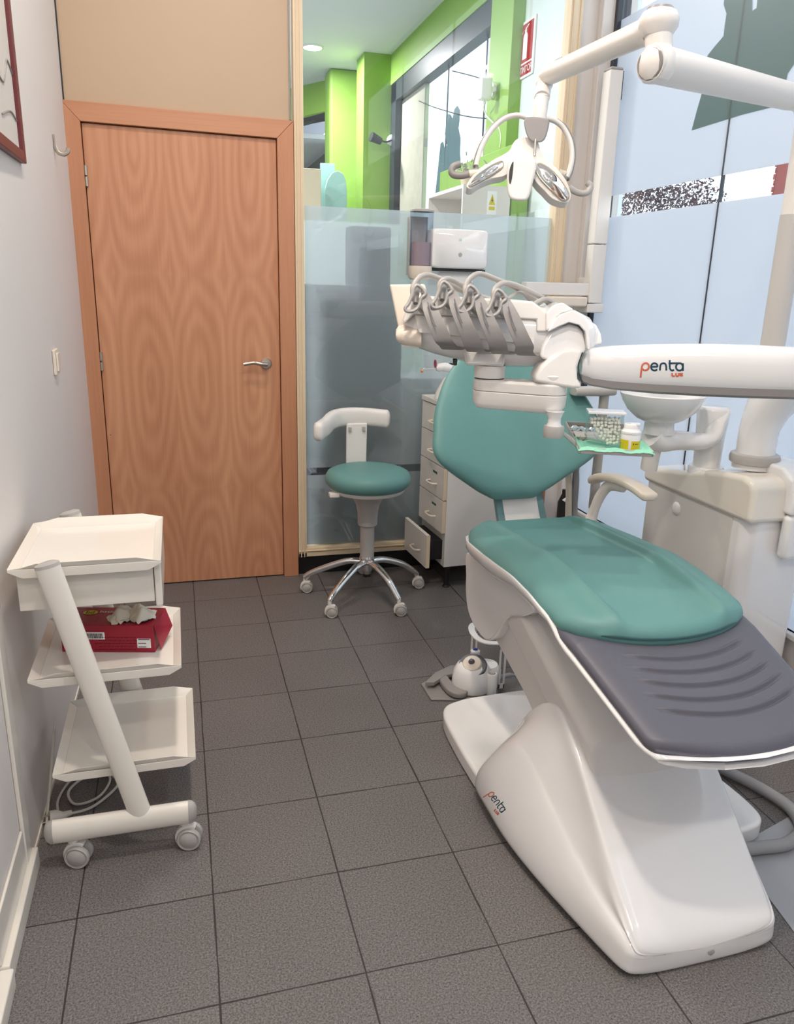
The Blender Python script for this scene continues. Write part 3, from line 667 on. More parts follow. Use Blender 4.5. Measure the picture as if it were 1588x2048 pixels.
# glove box on the middle shelf
gb = thing('glove_box', (-.19, -1.5, .512), 'crimson cardboard glove box with gloves sticking out on the middle trolley shelf', 'box')
gz0, gz1 = .5095, .585
g0, g1 = V(-.342, -1.49, 0), V(-.111, -1.545, 0); gu = (g1-g0).normalized(); gv = V(-gu.y, gu.x, 0); GL = .237; GW = .115
def G(a, b_, z): return g0+gu*a+gv*b_+V(0, 0, z)
def gquad(a0, a1, b0, b1, z0, z1): return MB().prism([G(a0, b0, z0), G(a1, b0, z0), G(a1, b1, z0), G(a0, b1, z0)], V(0, 0, z1-z0))
holes = [(.125, .030), (.14, .018), (.205, .018), (.215, .03), (.215, .085), (.125, .085)]
obj('carton', MB().prism([G(0, 0, gz0), G(GL, 0, gz0), G(GL, GW, gz0), G(0, GW, gz0)], V(0, 0, gz1-gz0)), 'red', gb, bevel=.0012)
obj('opening', MB().add([G(a_, b_, gz1+.0006) for a_, b_ in cr2(holes, 4)], [tuple(range(24))]), 'black', gb, smooth=0)
obj('end_flap', MB().prism([G(GL+.001, .002, gz1), G(GL+.001, GW, gz1), G(GL+.020, GW-.01, gz0+.028), G(GL+.012, .010, gz0+.004)], gu*.0012), 'red', gb, smooth=0)
rg = random.Random(3)
mb = MB()
for k in range(15):
    a_, b_ = rg.uniform(.135, .205), rg.uniform(.025, .075); h = rg.uniform(.014, .036); an = rg.uniform(0, PI); e_ = V(math.cos(an), math.sin(an), 0)*rg.uniform(.014, .026)
    c_ = G(a_, b_, gz1)
    d1 = V(math.cos(an), math.sin(an), 0); d2 = V(-d1.y, d1.x, 0); h *= 1.1; ph_ = rg.uniform(0, 6); nv = 9; base = len(mb.v); vs_ = []
    for j_ in range(nv):
        for i_ in range(nv):
            uu, vv = i_/(nv-1)*2-1, j_/(nv-1)*2-1; r2 = uu*uu+vv*vv
            vs_.append(c_+d1*uu*.027+d2*vv*.023+V(0, 0, h*math.exp(-r2*1.1)-.004+.006*math.sin(uu*4.2+ph_)*math.cos(vv*3.6+ph_*2)+rg.uniform(-.0015, .0015)))
    mb.add(vs_, [(j_*nv+i_, j_*nv+i_+1, (j_+1)*nv+i_+1, (j_+1)*nv+i_) for j_ in range(nv-1) for i_ in range(nv-1)])
tag_g = obj('latex_gloves', mb, 'glove', None, sub=1, kind='stuff', label='crumpled white latex gloves bulging out of the crimson box', cat='gloves')
obj('white_label', MB().add([G(a_, -.0012, z) for a_, z in [(.193, .523), (.228, .523), (.228, .549), (.193, .549)]], [(0, 1, 2, 3)]), 'paper', gb, smooth=0)
mb = MB()
for zz in (.5465, .536, .526): mb.add([G(a_, -.0018, z) for a_, z in [(.196, zz-.0012), (.216 if zz < .546 else .2255, zz-.0012), (.216 if zz < .546 else .2255, zz+.0008), (.196, zz+.0008)]], [(0, 1, 2, 3)])
obj('label_print', mb, 'ink', gb, smooth=0)
obj('barcode_label', MB().add([G(a_, -.0012, z) for a_, z in [(.035, .546), (.112, .546), (.112, .566), (.035, .566)]], [(0, 1, 2, 3)]), 'paper', gb, smooth=0)
mb = MB(); a_ = .04
while a_ < .106:
    w_ = rg.choice((.0006, .001, .0016)); mb.add([G(q_, -.0018, z) for q_, z in [(a_, .549), (a_+w_, .549), (a_+w_, .563), (a_, .563)]], [(0, 1, 2, 3)]); a_ += w_+rg.choice((.0007, .0012))
obj('barcode', mb, 'ink', gb, smooth=0)
for tx, a_, z, sz in (('LATEX EXAMINATION', .117, .560, .006), ('POWDER FREE', .117, .553, .006), ('NON STERILE  SINGLE USE', .08, .536, .005), ('CE  2797', .08, .524, .008), ('GLOVES  M', .145, .524, .006), ('100', .12, .513, .006)):
    pass
mb = MB()
for r_ in range(5):
    a_ = .085+.01*(r_ % 2)
    while a_ < .185:
        w_ = rg.uniform(.004, .012); zz = .517+r_*.0085
        mb.add([G(q_, -.0013, z) for q_, z in [(a_, zz), (a_+w_, zz), (a_+w_, zz+.0012), (a_, zz+.0012)]], [(0, 1, 2, 3)]); a_ += w_+.003
obj('small_print', mb, 'ink', gb, smooth=0)
el = [G(.052+.019*math.cos(t), .078+.014*math.sin(t), gz1+.0009) for t in [2*PI*k/28 for k in range(28)]]
obj('yellow_emblem', MB().add(el, [tuple(range(28))]), 'yellow', gb, smooth=0)
text_obj('bd', 'lettering', G(.040, .070, gz1+.0012), gu, gv, .024, 'ink', gb)
text_obj('basicdent', 'lettering', G(.075, .076, gz1+.0008), gu, gv, .021, 'paper', gb)

# ------------------------------------------------------------------ stool
sx, syy = .80, -.10
st = thing('operator_stool', (sx, syy, 0), 'teal round operator stool with curved grey backrest and chrome five-star base', 'stool')
obj('seat', MB().lathe([(.0, .535), (.14, .535), (.178, .545), (.196, .566), (.198, .590), (.186, .612), (.16, .624), (.10, .631), (.0, .633)], (sx, syy, 0), n=56), 'teal', st, smooth=80)
obj('seat_pan', MB().lathe([(.0, .528), (.05, .505), (.12, .515), (.165, .525), (.176, .540), (.17, .545), (.0, .545)], (sx, syy, 0), n=48), 'whitem', st)
obj('column_shroud', MB().lathe([(.0, .36), (.040, .355), (.046, .36), (.048, .42), (.056, .46), (.075, .495), (.11, .515), (.0, .52)], (sx, syy, 0), n=36), 'grey', st)
obj('gas_column', MB().lathe([(.033, .19), (.033, .37)], (sx, syy, 0), n=32), 'grey', st)
obj('hub', MB().lathe([(0, .115), (.018, .115), (.020, .125), (.024, .13), (.030, .14), (.031, .165), (.036, .175), (.036, .195), (.033, .205), (0, .205)], (sx, syy, 0), n=32), 'chrome', st)
obj('hub_foot', MB().lathe([(0, .10), (.018, .10), (.018, .116), (0, .116)], (sx, syy, 0)), 'black', st)
wh = [onz(605, 1183, 0), onz(655, 1236, 0), onz(797, 1230, 0), onz(833, 1175, 0), onz(722, 1146, 0)]
for p_ in wh:
    d_ = V(p_.x-sx, p_.y-syy, 0); R_ = min(d_.length, .30); d_.normalize(); b_ = V(sx, syy, 0)
    path = cr_spline([b_+d_*.02+V(0, 0, .175), b_+d_*.09+V(0, 0, .172), b_+d_*.18+V(0, 0, .140), b_+d_*(R_-.03)+V(0, 0, .098), b_+d_*R_+V(0, 0, .074)], 5)
    n_ = len(path)
    l = obj('base_leg', MB().tube(path, [.015]*n_, 14, ry=[.021-.008*k/n_ for k in range(n_)], upv=(0, 0, 1)), 'chrome', st)
    c = b_+d_*R_; yaw = math.atan2(d_.y, d_.x)+PI+.9; r = .027
    q = obj('caster_stem', MB().tube([c+V(0, 0, .052), c+V(0, 0, .08)], .009), 'whitem', l)
    dd = V(math.cos(yaw), math.sin(yaw), 0)*1; dd = V(.9, -.2, 0).normalized() if True else dd
    s_ = V(-dd.y, dd.x, 0); cc = c+dd*.010+V(0, 0, r)
    mbw = MB()
    for sg in (-1, 1): mbw.lathe([(r*.5, .004), (r*.97, .007), (r, .011), (r, .018), (r*.90, .022), (r*.80, .0205), (r*.78, .019), (r*.5, .024), (0, .0245)], cc, s_*sg, 24)
    obj('wheel', mbw, 'grey', l)
    pts = [cc-dd*((r+.006)*math.cos(t))+V(0, 0, (r+.006)*math.sin(t)) for t in [PI*k/12 for k in range(-2, 9)]]+[cc]
    obj('hood', MB().prism([u_-s_*.009 for u_ in pts], s_*.018), 'whitem', l, bevel=.002)
# backrest: post rising behind the seat and a curved padded bar
yb0 = syy+.17
mb = MB().prism([V(sx-.063, yb0+.02, .52), V(sx+.035, yb0+.02, .52), V(sx+.040, yb0+.03, .74), V(sx+.040, yb0+.03, .80), V(sx-.060, yb0+.03, .80)], V(0, .018, 0))
mb.box(sx-.05, sx+.03, syy+.05, yb0+.035, .508, .524)
obj('back_post', mb, 'whitem', st, bevel=.005)
mb = MB(); rings = []
bpts = [(-.235, -.10, .800), (-.215, -.06, .802), (-.18, .0, .808), (-.14, .07, .822), (-.09, .115, .828), (-.02, .13, .83), (.06, .13, .825), (.12, .115, .82), (.15, .10, .818)]
sp_ = cr_spline([V(sx+a_, syy+.10+b_, c_) for a_, b_, c_ in bpts], 4); nn = len(sp_)
for i, p_ in enumerate(sp_):
    t = (sp_[min(i+1, nn-1)]-sp_[max(i-1, 0)]).normalized(); s_ = t.cross(V(0, 0, 1)).normalized(); e_ = min(1, .55+i*.3, .55+(nn-1-i)*.3)
    rings.append(superring(p_, s_, V(0, 0, 1), .024*e_, .043*e_, 20, 3))
obj('back_bar', MB().loft(rings), 'whitem', st, smooth=60)
mb = MB()
for k in (-.045, .022): mb.box(sx+k-.007, sx+k+.007, yb0+.018, yb0+.03, .765, .785)
obj('back_clip', mb, 'grey', st, bevel=.001)
obj('height_lever', MB().box(sx-.195, sx-.150, syy-.09, syy-.05, .520, .540).box(sx-.16, sx-.06, syy-.075, syy-.06, .522, .53), 'whitem', st, bevel=.005)

# ------------------------------------------------------------------ drawer cabinet
CX0, CX1, CYN, CYF = 1.155, 1.62, -.10, .215
cb = thing('drawer_cabinet', (1.38, .05, 0), 'white five-drawer cabinet on black legs with the lowest drawer pulled out', 'cabinet')
rot = math.radians(3.5)
def R2(x, y, z): 
    v = V(x-1.18, y+.10, 0); return V(1.158+v.x*math.cos(rot)-v.y*math.sin(rot), -.10+v.x*math.sin(rot)+v.y*math.cos(rot), z)
def rb(x0, x1, y0, y1, z0, z1): return MB().prism([R2(x0, y0, z0), R2(x1, y0, z0), R2(x1, y1, z0), R2(x0, y1, z0)], V(0, 0, z1-z0))
CX0 = 1.19
obj('carcass', rb(CX0+.02, CX1, CYN, CYF, .115, .895), 'cab', cb, smooth=0)
obj('worktop', rb(CX0-.005, CX1+.005, CYN-.005, CYF, .895, .918), 'cab', cb, bevel=.002)
zs = [(.76, .89), (.615, .755), (.455, .610), (.290, .450), (.118, .285)]
for i, (z0, z1) in enumerate(zs):
    off = -.075 if i == 4 else 0
    dr = obj('drawer', rb(CX0+off, CX0+.018+off, CYN+.002, CYF-.002, z0, z1), 'cab', cb, bevel=.001)
    if i == 4: obj('drawer_box', rb(CX0-.06, CX0+.1, CYN+.03, CYF-.03, z0+.03, z1-.04), 'black', dr, smooth=0)
    obj('edge_band', rb(CX0-.0005+off, CX0+.0185+off, CYN-.0005, CYN+.002, z0, z1), 'cabedge', dr, smooth=0)
    ym, zm = (CYN+CYF)/2-.03, z0+(z1-z0)*.40
    ph = [R2(CX0+off, ym+.045, zm), R2(CX0-.024+off, ym+.035, zm), R2(CX0-.026+off, ym-.03, zm), R2(CX0+off, ym-.045, zm)]
    obj('drawer_handle', MB().tube(cr_spline(ph, 4), .0048, 8), 'cream', dr)
    if i < 4: obj('green_label', rb(CX0-.0006+off, CX0+off, ym-.045, ym+.01, z1-.045, z1-.034), 'dgreen', dr, smooth=0)
for x, y in ((CX0+.05, CYN+.03), (CX1-.05, CYN+.03), (CX0+.05, CYF-.03), (CX1-.05, CYF-.03)):
    obj('leg', MB().lathe([(.018, 0), (.02, .004), (.014, .01), (.016, .115)], R2(x, y, 0), n=16), 'black', cb)
obj('green_sticker', rb(1.345, 1.385, CYN-.0012, CYN-.0004, .545, .64), 'green2', cb, smooth=0)
# curing light in its stand
p0 = R2(CX0+.060, .05, .918)
cl = thing('curing_light', p0, 'white gun shaped curing light with red shield in a stand on the cabinet', 'curing light')
obj('dock', MB().loft([superring(p0+V(0, 0, .002), V(1, 0, 0), V(0, 1, 0), .06, .05, 24, 3), superring(p0+V(0, 0, .03), V(1, 0, 0), V(0, 1, 0), .052, .045, 24, 2.6), superring(p0+V(.012, 0, .09), V(1, 0, 0), V(0, 1, 0), .034, .03, 24, 2.4), superring(p0+V(.014, 0, .105), V(1, 0, 0), V(0, 1, 0), .025, .024, 24, 2.2)]), 'whitem', cl, smooth=60)
a1 = p0+V(.045, 0, .085)
hp = [a1, p0+V(.032, 0, .120), p0+V(.008, 0, .146), p0+V(-.027, 0, .152), p0+V(-.060, 0, .146)]
obj('body', MB().tube(cr_spline(hp, 5), [.018]*5+[.019]*5+[.021]*5+[.019]*4+[.014]*2, 18), 'white', cl)
obj('button_panel', MB().sphere(p0+V(.010, 0, .165), .016, 14, (1.2, .7, .35)), 'black', cl)
tp = p0+V(-.060, 0, .146)
obj('light_guide', MB().tube(cr_spline([tp, tp+V(-.03, 0, 0), tp+V(-.055, 0, -.002), tp+V(-.068, 0, -.012)]), .0045, 10), 'mirror', cl)
obj('red_shield', MB().lathe([(.018, -.0015), (.018, .0015)], tp+V(-.004, 0, .022), (1, 0, .0), 24), 'redtip', cl)
obj('guide_tip', MB().sphere(tp+V(-.068, 0, -.014), .007, 10), 'orangetip', cl)

# ------------------------------------------------------------------ dispensers on the partition
q0, q1 = ony(819, 418, YB-.05), ony(858, 560, YB-.05)
sd = thing('soap_dispenser', (1.1, YB-.05, q1.z), 'tall smoky clear wall dispenser with pink soap on the glass partition', 'dispenser')
xa, xb = q0.x, q1.x; yy = YB-.075; xm = (xa+xb)/2; rr_ = (xb-xa)/2
def dring(z, s=1, n=24): return [V(xm+rr_*s*math.copysign(abs(math.cos(t))**.7, math.cos(t)), yy+.0+.045*s*math.copysign(abs(math.sin(t))**.7, math.sin(t)), z) for t in [2*PI*k/n for k in range(n)]]
zT, zM, zB = q0.z, ony(838, 532, YB-.05).z, q1.z
obj('reservoir', MB().loft([dring(zM), dring(zT-.012)]), 'smoke', sd)
obj('lid', MB().loft([dring(zT-.012, 1.03), dring(zT-.004, 1.03), dring(zT, .9)]), 'grey', sd)
obj('pump_body', MB().loft([dring(zB, .85), dring(zB+.01, 1), dring(zM, 1)]), 'cream', sd)
obj('soap', MB().loft([dring(zM+.002, .8), dring(ony(838, 485, YB-.05).z, .8)]), 'pinkish', sd)
obj('mounting_plate', bx(xa+.01, xb-.01, yy+.04, YB+.011, zB+.02, zT-.03), 'grey', sd, smooth=0)
q0, q1 = ony(865, 455, YB-.11), ony(975, 540, YB-.11)
pd = thing('paper_towel_dispenser', ((q0.x+q1.x)/2, YB-.06, q1.z), 'white glossy paper towel dispenser on the glass partition', 'dispenser')
c_ = V((q0.x+q1.x)/2, YB-.055, (q0.z+q1.z)/2); hw, hh_ = (q1.x-q0.x)/2, (q0.z-q1.z)/2
rings = [superring(c_+V(0, .064, 0), V(1, 0, 0), V(0, 0, 1), hw, hh_, 64, 13), superring(c_+V(0, -.03, 0), V(1, 0, 0), V(0, 0, 1), hw, hh_, 64, 13), superring(c_+V(0, -.05, 0), V(1, 0, 0), V(0, 0, 1), hw*.975, hh_*.965, 64, 12), superring(c_+V(0, -.056, 0), V(1, 0, 0), V(0, 0, 1), hw*.92, hh_*.90, 64, 10)]
pdb = obj('cover', MB().loft(rings), 'white', pd, smooth=60)
obj('lock', MB().lathe([(.010, 0), (.009, .0015)], c_+V(0, -.056, -.025), (0, -1, 0), 24), 'grey', pd)
obj('bottom_edge', bx(c_.x-hw*.97, c_.x+hw*.97, c_.y-.04, c_.y+.06, c_.z-hh_-.010, c_.z-hh_), 'dark', pd, bevel=.003)
text_obj('id', 'lettering', c_+V(-.010, -.0562, .035), (1, 0, 0), (0, 0, 1), .018, 'decalg', pd)
obj('paper_towel', MB().prism([V(c_.x-.085, c_.y-.02, c_.z-hh_-.075), V(c_.x+.085, c_.y-.02, c_.z-hh_-.075), V(c_.x+.085, c_.y+.0, c_.z-hh_-.005), V(c_.x-.085, c_.y, c_.z-hh_-.005)], V(0, .004, 0)), 'paper', None, label='white paper towel hanging out of the towel dispenser', cat='paper towel', smooth=0)
# ================================================================== DENTAL CHAIR
ch = thing('dental_chair', (1.1, -1.8, 0), 'teal patient chair with grey foot cover on a glossy white base', 'dental chair')
XC = 1.10
# floor plate
def plate(pts, z0, z1, nm, m='white', bev=.012, par=None, seg=4): return obj(nm, MB().prism([V(a, b, z0) for a, b in pts], V(0, 0, z1-z0)), m, par or ch, bevel=bev, seg=seg)
fp = cr2([(.775, -1.70), (.772, -1.45), (.79, -1.27), (.86, -1.215), (1.0, -1.20), (1.16, -1.20), (1.30, -1.24), (1.38, -1.40), (1.43, -1.60), (1.475, -1.80), (1.485, -1.95), (1.46, -2.01), (1.38, -2.03), (1.2, -2.04), (.95, -1.95), (.80, -1.86)], 5)
plate(fp, 0, .058, 'floor_plate')
# sloping motor cover: cross sections along Y
#  (y, base half widths L/R, ridge L/R, ridge z, valley)
def csec(y, bl, br, rl, rr, zr, zb, ml, mr, zm):
    # closed ring: base left -> mid left -> ridge left -> top -> ridge right -> mid right -> base right
    pts = [(bl, 0), (bl, zb*.5), (bl+.004, zb), (bl+(ml-bl)*.5, zb+(zm-zb)*.6), (ml, zm), (ml+.006, zm+.004), (ml+.016, zm+.004+(zr-zm)*.12), (rl-.014, zm+(zr-zm)*.62), (rl-.006, zr-.010), (rl-.001, zr-.003), (rl+.004, zr), (rl+.02, zr), (rl*.7+rr*.3, zr-.007), ((rl+rr)/2, zr-.009), (rl*.3+rr*.7, zr-.007), (rr-.02, zr), (rr-.004, zr), (rr+.001, zr-.003), (rr+.006, zr-.010), (rr+.014, zm+(zr-zm)*.62), (mr-.016, zm+.004+(zr-zm)*.12), (mr-.006, zm+.004), (mr, zm), (br-(br-mr)*.5, zb+(zm-zb)*.6), (br-.004, zb), (br, zb*.5), (br, 0)]
    return [V(a, y, b) for a, b in pts]
secs = [
 (-2.335, 0.875, 1.215, 0.885, 1.205, 0.060, 0.050, 0.880, 1.210, 0.055),
 (-2.325, 0.850, 1.240, 0.876, 1.222, 0.088, 0.055, 0.862, 1.235, 0.072),
 (-2.290, 0.836, 1.265, 0.872, 1.228, 0.112, 0.060, 0.850, 1.245, 0.088),
 (-2.200, 0.815, 1.285, 0.876, 1.236, 0.175, 0.065, 0.838, 1.269, 0.107),
 (-2.100, 0.792, 1.300, 0.882, 1.245, 0.252, 0.070, 0.832, 1.289, 0.142),
 (-2.000, 0.772, 1.315, 0.888, 1.252, 0.325, 0.075, 0.826, 1.304, 0.185),
 (-1.900, 0.757, 1.330, 0.894, 1.258, 0.385, 0.085, 0.822, 1.314, 0.227),
 (-1.840, 0.752, 1.338, 0.896, 1.260, 0.395, 0.095, 0.822, 1.316, 0.247),
 (-1.780, .750, 1.342, .892, 1.260, .370, .110, .815, 1.316, .245),
 (-1.730, .749, 1.344, .888, 1.260, .325, .115, .812, 1.316, .225),
 (-1.690, .750, 1.344, .882, 1.256, .270, .110, .815, 1.310, .195),
 (-1.655, .756, 1.335, .876, 1.252, .215, .090, .825, 1.300, .155),
 (-1.630, .775, 1.315, .872, 1.245, .165, .065, .835, 1.285, .120),
 (-1.615, .815, 1.280, .870, 1.240, .130, .050, .850, 1.270, .100),
]
cover = obj('base_cover', MB().loft([csec(*s) for s in secs]), 'white', ch, sub=2)
# beam of the lift
bsec = lambda y, z, hw, hh_, tilt: [V(XC-.015+a, y+b*math.sin(tilt), z+b*math.cos(tilt)) for a, b in [(-hw, -hh_), (-hw, hh_*.55), (-hw+.035, hh_), (0, hh_*1.08), (hw-.035, hh_), (hw, hh_*.55), (hw, -hh_)]]
obj('lift_arm', MB().loft([bsec(-2.02, .33, .175, .05, .35), bsec(-1.85, .40, .185, .072, .38), bsec(-1.62, .49, .19, .085, .4), bsec(-1.42, .56, .185, .085, .42), bsec(-1.30, .60, .16, .06, .45)]), 'whitem', ch, bevel=.012, smooth=50, seg=3)
obj('lift_arm_lower', MB().loft([[V(XC-.015+a, y, z) for a, z in [(-.17, z0), (-.17, z1), (.17, z1), (.17, z0)]] for y, z0, z1 in [(-1.80, .22, .36), (-1.60, .30, .42), (-1.38, .36, .50)]]), 'whitem', ch, bevel=.008)
# seat hinge housing
hs = [(-1.20, .60), (-1.17, .50), (-1.19, .41), (-1.25, .365), (-1.36, .355), (-1.44, .40), (-1.52, .50), (-1.64, .56), (-1.66, .61)]
hs3 = [V(XC-.215, y, z) for y, z in cr2(hs, 4, True)]
obj('hinge_housing', MB().prism(hs3, V(.43, 0, 0)), 'white', ch, bevel=.02, seg=4)
# seat: lofted along y
def ztop(y):
    P = [(-1.15, .695), (-1.30, .708), (-1.50, .722), (-1.65, .732), (-1.75, .727), (-1.85, .714), (-1.93, .702), (-2.05, .682)]
    for (a, za), (b, zb_) in zip(P, P[1:]):
        if y <= a and y >= b: t = (a-y)/(a-b); t = t*t*(3-2*t)*.35+t*.65; return za+(zb_-za)*t
    return P[0][1] if y > P[0][0] else P[-1][1]
def halfw(u):    # u 0 rear .. 1 front
    P = [(0, .10), (.03, .195), (.07, .232), (.15, .255), (.35, .266), (.6, .268), (.85, .268), (.95, .262), (.985, .235), (1, .19)]
    for (a, wa), (b, wb) in zip(P, P[1:]):
        if a <= u <= b: return wa+(wb-wa)*(u-a)/(b-a)
rings = []; NU, NT = 60, 121
for i in range(NU+1):
    u = (i/NU); u = .5-.5*math.cos(PI*u) if True else u
    hw_ = halfw(min(u, 1)); top, bot = [], []
    endk = min(1, u/.045, (1-u)/.03); endk = math.sqrt(max(0, 1-(1-endk)**2))
    for j in range(NT):
        s_ = -1+2*j/(NT-1); x = s_*hw_
        y = -1.15-u*(.80)-(.085*(1-(x/.27)**2))*(u**3)-(-.02)*(x/.27)**2*(1-u)*-1
        e_ = (1-abs(s_)**7)**.5
        th = .062
        z = ztop(y)
        crown = .020*math.exp(-((abs(x)-.150)/.020)**2)*min(1, u/.15)        # soft ridge each side of the centre panel
        inner = -.018/(1+math.exp((abs(x)-.137)/.003))*min(1, u/.12)*min(1, (1-u)/.25)
        side = -.018*max(0, (abs(x)-.17)/.1)**2
        top.append(V(XC+x, y, z-th/2+th/2*e_*endk+(crown*.5+inner+side)*endk))
        bot.append(V(XC+x, y, z-th/2-th/2*e_*endk+side*endk))
    rings.append(top+bot[::-1][1:-1])
seat = obj('seat_cushion', MB().loft(rings), 'teal', ch, smooth=180)
# foot end
def zfoot(y): return .664+.27*(y+1.93)-max(0, y+1.985)*.12
def hwf(y): t = (-1.86-y)/.55; return .268-.045*max(0, t)
rings = []; NU, NT = 400, 101
grooves = [(-2.020, .150), (-2.062, .158), (-2.104, .165), (-2.146, .17), (-2.188, .165)]
for i in range(NU+1):
    u = i/NU; top, bot = [], []
    endk = min(1, u/.02, (1-u)/.045); endk = math.sqrt(max(0, 1-(1-endk)**2))
    for j in range(NT):
        s_ = -1+2*j/(NT-1)
        yb_ = -1.895-u*(.390)
        hw_ = hwf(yb_)*(1 if u < .93 else (1-.05*((u-.93)/.07)**2))
        x = s_*hw_; y = yb_-.05*(1-s_*s_)*u**1.6
        z = zfoot(y) + (.0 if y < -1.9 else 0)
        e_ = (1-abs(s_)**12)**.5
        g = 0
        for gy, gx in grooves:
            cyv = gy-.055*(1-(x/.2)**2)+.03*0
            if abs(x-.01) < gx+.02:
                fade = max(0, min(1, (gx+.02-abs(x-.01))/.04)); dd = (y-cyv)
                g += fade*(.0060*math.exp(-(dd/.0034)**2)-.0048*math.exp(-((dd+.0065)/.0036)**2))
        th = .046
        top.append(V(XC+x, y, z-th/2+th/2*e_*endk+g)); bot.append(V(XC+x, y, z-th/2-th/2*e_*endk))
    rings.append(top+bot[::-1][1:-1])
obj('foot_cover', MB().loft(rings), 'foot', ch, smooth=180)
# white shell following seat and foot end from below
rings = []
for i in range(49):
    u = i/48
    y = -1.165-u*1.130
    hw_ = (halfw(min(1, (-1.15-y)/.80)) if y > -1.9 else hwf(y))+.006
    if u > .95: hw_ *= 1-.08*((u-.95)/.05)**2
    zt_ = (ztop(y)-.050) if y > -1.90 else (zfoot(y)-.036)
    k_ = max(0, min(1, (y+1.98)/.12)); k_ = k_*k_*(3-2*k_)
    zt_ = (min(ztop(y), .664+.27*(y+1.93)+.03 if y < -1.85 else 9)-.048)*k_+(zfoot(y)-.036)*(1-k_) if y < -1.5 else ztop(y)-.048
    dp_ = .034+.050*math.exp(-((y+1.42)/.30)**2)
    if u < .06: dp_ *= (.3+u/.06*.7)
    if u > .62: dp_ = dp_*(1-min(1, (u-.62)/.2))+.014*min(1, (u-.62)/.2)
    bulge = .052*u**3
    ring = []
    for s_ in (-1, -.985, -.93, -.75, -.4, 0, .4, .75, .93, .985, 1):
        e_ = (1-abs(s_)**6)**.5; ring.append(V(XC+s_*hw_, y-bulge*(1-s_*s_), zt_-dp_*e_-.002))
    rings.append([V(XC+s_*(hw_-.002), y-bulge*(1-s_*s_), zt_+.004) for s_ in (1, .75, .4, 0, -.4, -.75, -1)]+ring)
obj('seat_shell', MB().loft(rings), 'white', ch, smooth=70)
# backrest
def bk_c(s):  # s 0 bottom..1 top
    return V(1.110+.042*min(1, s/.4), -1.015+.30*s, .715+.53*s)
bax = (bk_c(1)-bk_c(0)).normalized(); bn = V(1, 0, 0).cross(bax)   # facing the camera: -y
bn = -bn if bn.y > 0 else bn
bp_ = [(0, .060), (.012, .085), (.03, .110), (.07, .150), (.11, .188), (.16, .240), (.20, .278), (.25, .308), (.32, .319), (.44, .314), (.52, .302), (.60, .284), (.68, .262), (.75, .238), (.84, .195), (.90, .160), (.96, .11), (1, .07)]
def bhw(s):
    for (a, wa), (b, wb) in zip(bp_, bp_[1:]):
        if a <= s <= b: return wa+(wb-wa)*(s-a)/(b-a)
    return bp_[-1][1]
rings = []; NU, NT = 50, 41
for i in range(NU+1):
    s = .5-.5*math.cos(PI*i/NU); hw_ = 1.03*(.5*bhw(s)+.25*bhw(max(0, s-.03))+.25*bhw(min(1, s+.03))); endk = min(1, s/.07, (1-s)/.05); endk = math.sqrt(max(0, 1-(1-endk)**2))
    fr_, bk_ = [], []
    for j in range(NT):
        q = -1+2*j/(NT-1); e_ = (1-abs(q)**4)**.5; x = q*hw_
        conc = .035*(x/.3)**2
        c0 = bk_c(s)+V(x, 0, 0)
        fr_.append(c0+bn*(.012+(.030+.0)*e_*endk+conc)); bk_.append(c0+bn*(.012-.045*e_*endk+conc))
    rings.append(fr_+bk_[::-1][1:-1])
obj('backrest', MB().loft(rings), 'teal', ch, smooth=180)
# carrier of the backrest
cpth = [V(0, -1.12, .60), V(0, -1.055, .63), V(0, -1.005, .70), V(0, -.955, .80), V(0, -.86, .98)]
for nm, x0_, x1_, m, dz in (('back_carrier', 1.072, 1.205, 'whitem', 0), ('carrier_trim', 1.048, 1.073, 'tealtrim', -.003), ('carrier_trim', 1.205, 1.232, 'tealtrim', -.003)):
    sp_ = cr_spline(cpth, 5); r_ = []
    for i, p in enumerate(sp_):
        t = (sp_[min(i+1, len(sp_)-1)]-sp_[max(i-1, 0)]).normalized(); n_ = V(1, 0, 0).cross(t).normalized()
        r_.append([V(x0_, p.y, p.z)+n_*(.012+dz), V(x1_, p.y, p.z)+n_*(.012+dz), V(x1_, p.y, p.z)-n_*.012, V(x0_, p.y, p.z)-n_*.012])
    obj(nm, MB().loft(r_), m, ch, smooth=50)
# armrest on the right
ap = cr_spline([V(1.455, -.955, .752), V(1.458, -1.02, .785), V(1.465, -1.12, .800), V(1.472, -1.22, .796), V(1.476, -1.275, .786), V(1.478, -1.305, .780)], 4)
nn = len(ap); rings = []
for i, p in enumerate(ap):
    t = (ap[min(i+1, nn-1)]-ap[max(i-1, 0)]).normalized(); n_ = V(1, 0, 0).cross(t).normalized(); n_ = n_ if n_.z > 0 else -n_
    e_ = min(1, .6+i*.25, .55+(nn-1-i)*.25); rings.append(superring(p, V(1, 0, 0), n_, 0.030*e_, .015*e_, 20, 3.5))
arm_ = obj('armrest', MB().loft(rings), 'cream', ch, smooth=60)
obj('armrest_support', MB().tube(cr_spline([V(1.46, -1.16, .785), V(1.457, -1.07, .765), V(1.45, -1.02, .70), V(1.44, -1.0, .62), V(1.40, -1.03, .56), V(1.30, -1.12, .56)], 5), .022, 14, ry=.014, upv=(0, .3, 1)), 'whitem', ch)
obj('base_screw', MB().lathe([(.008, 0), (.008, .003), (.005, .004)], V(1.06, -2.334, .035), (0, -1, 0), 16), 'grey', ch)

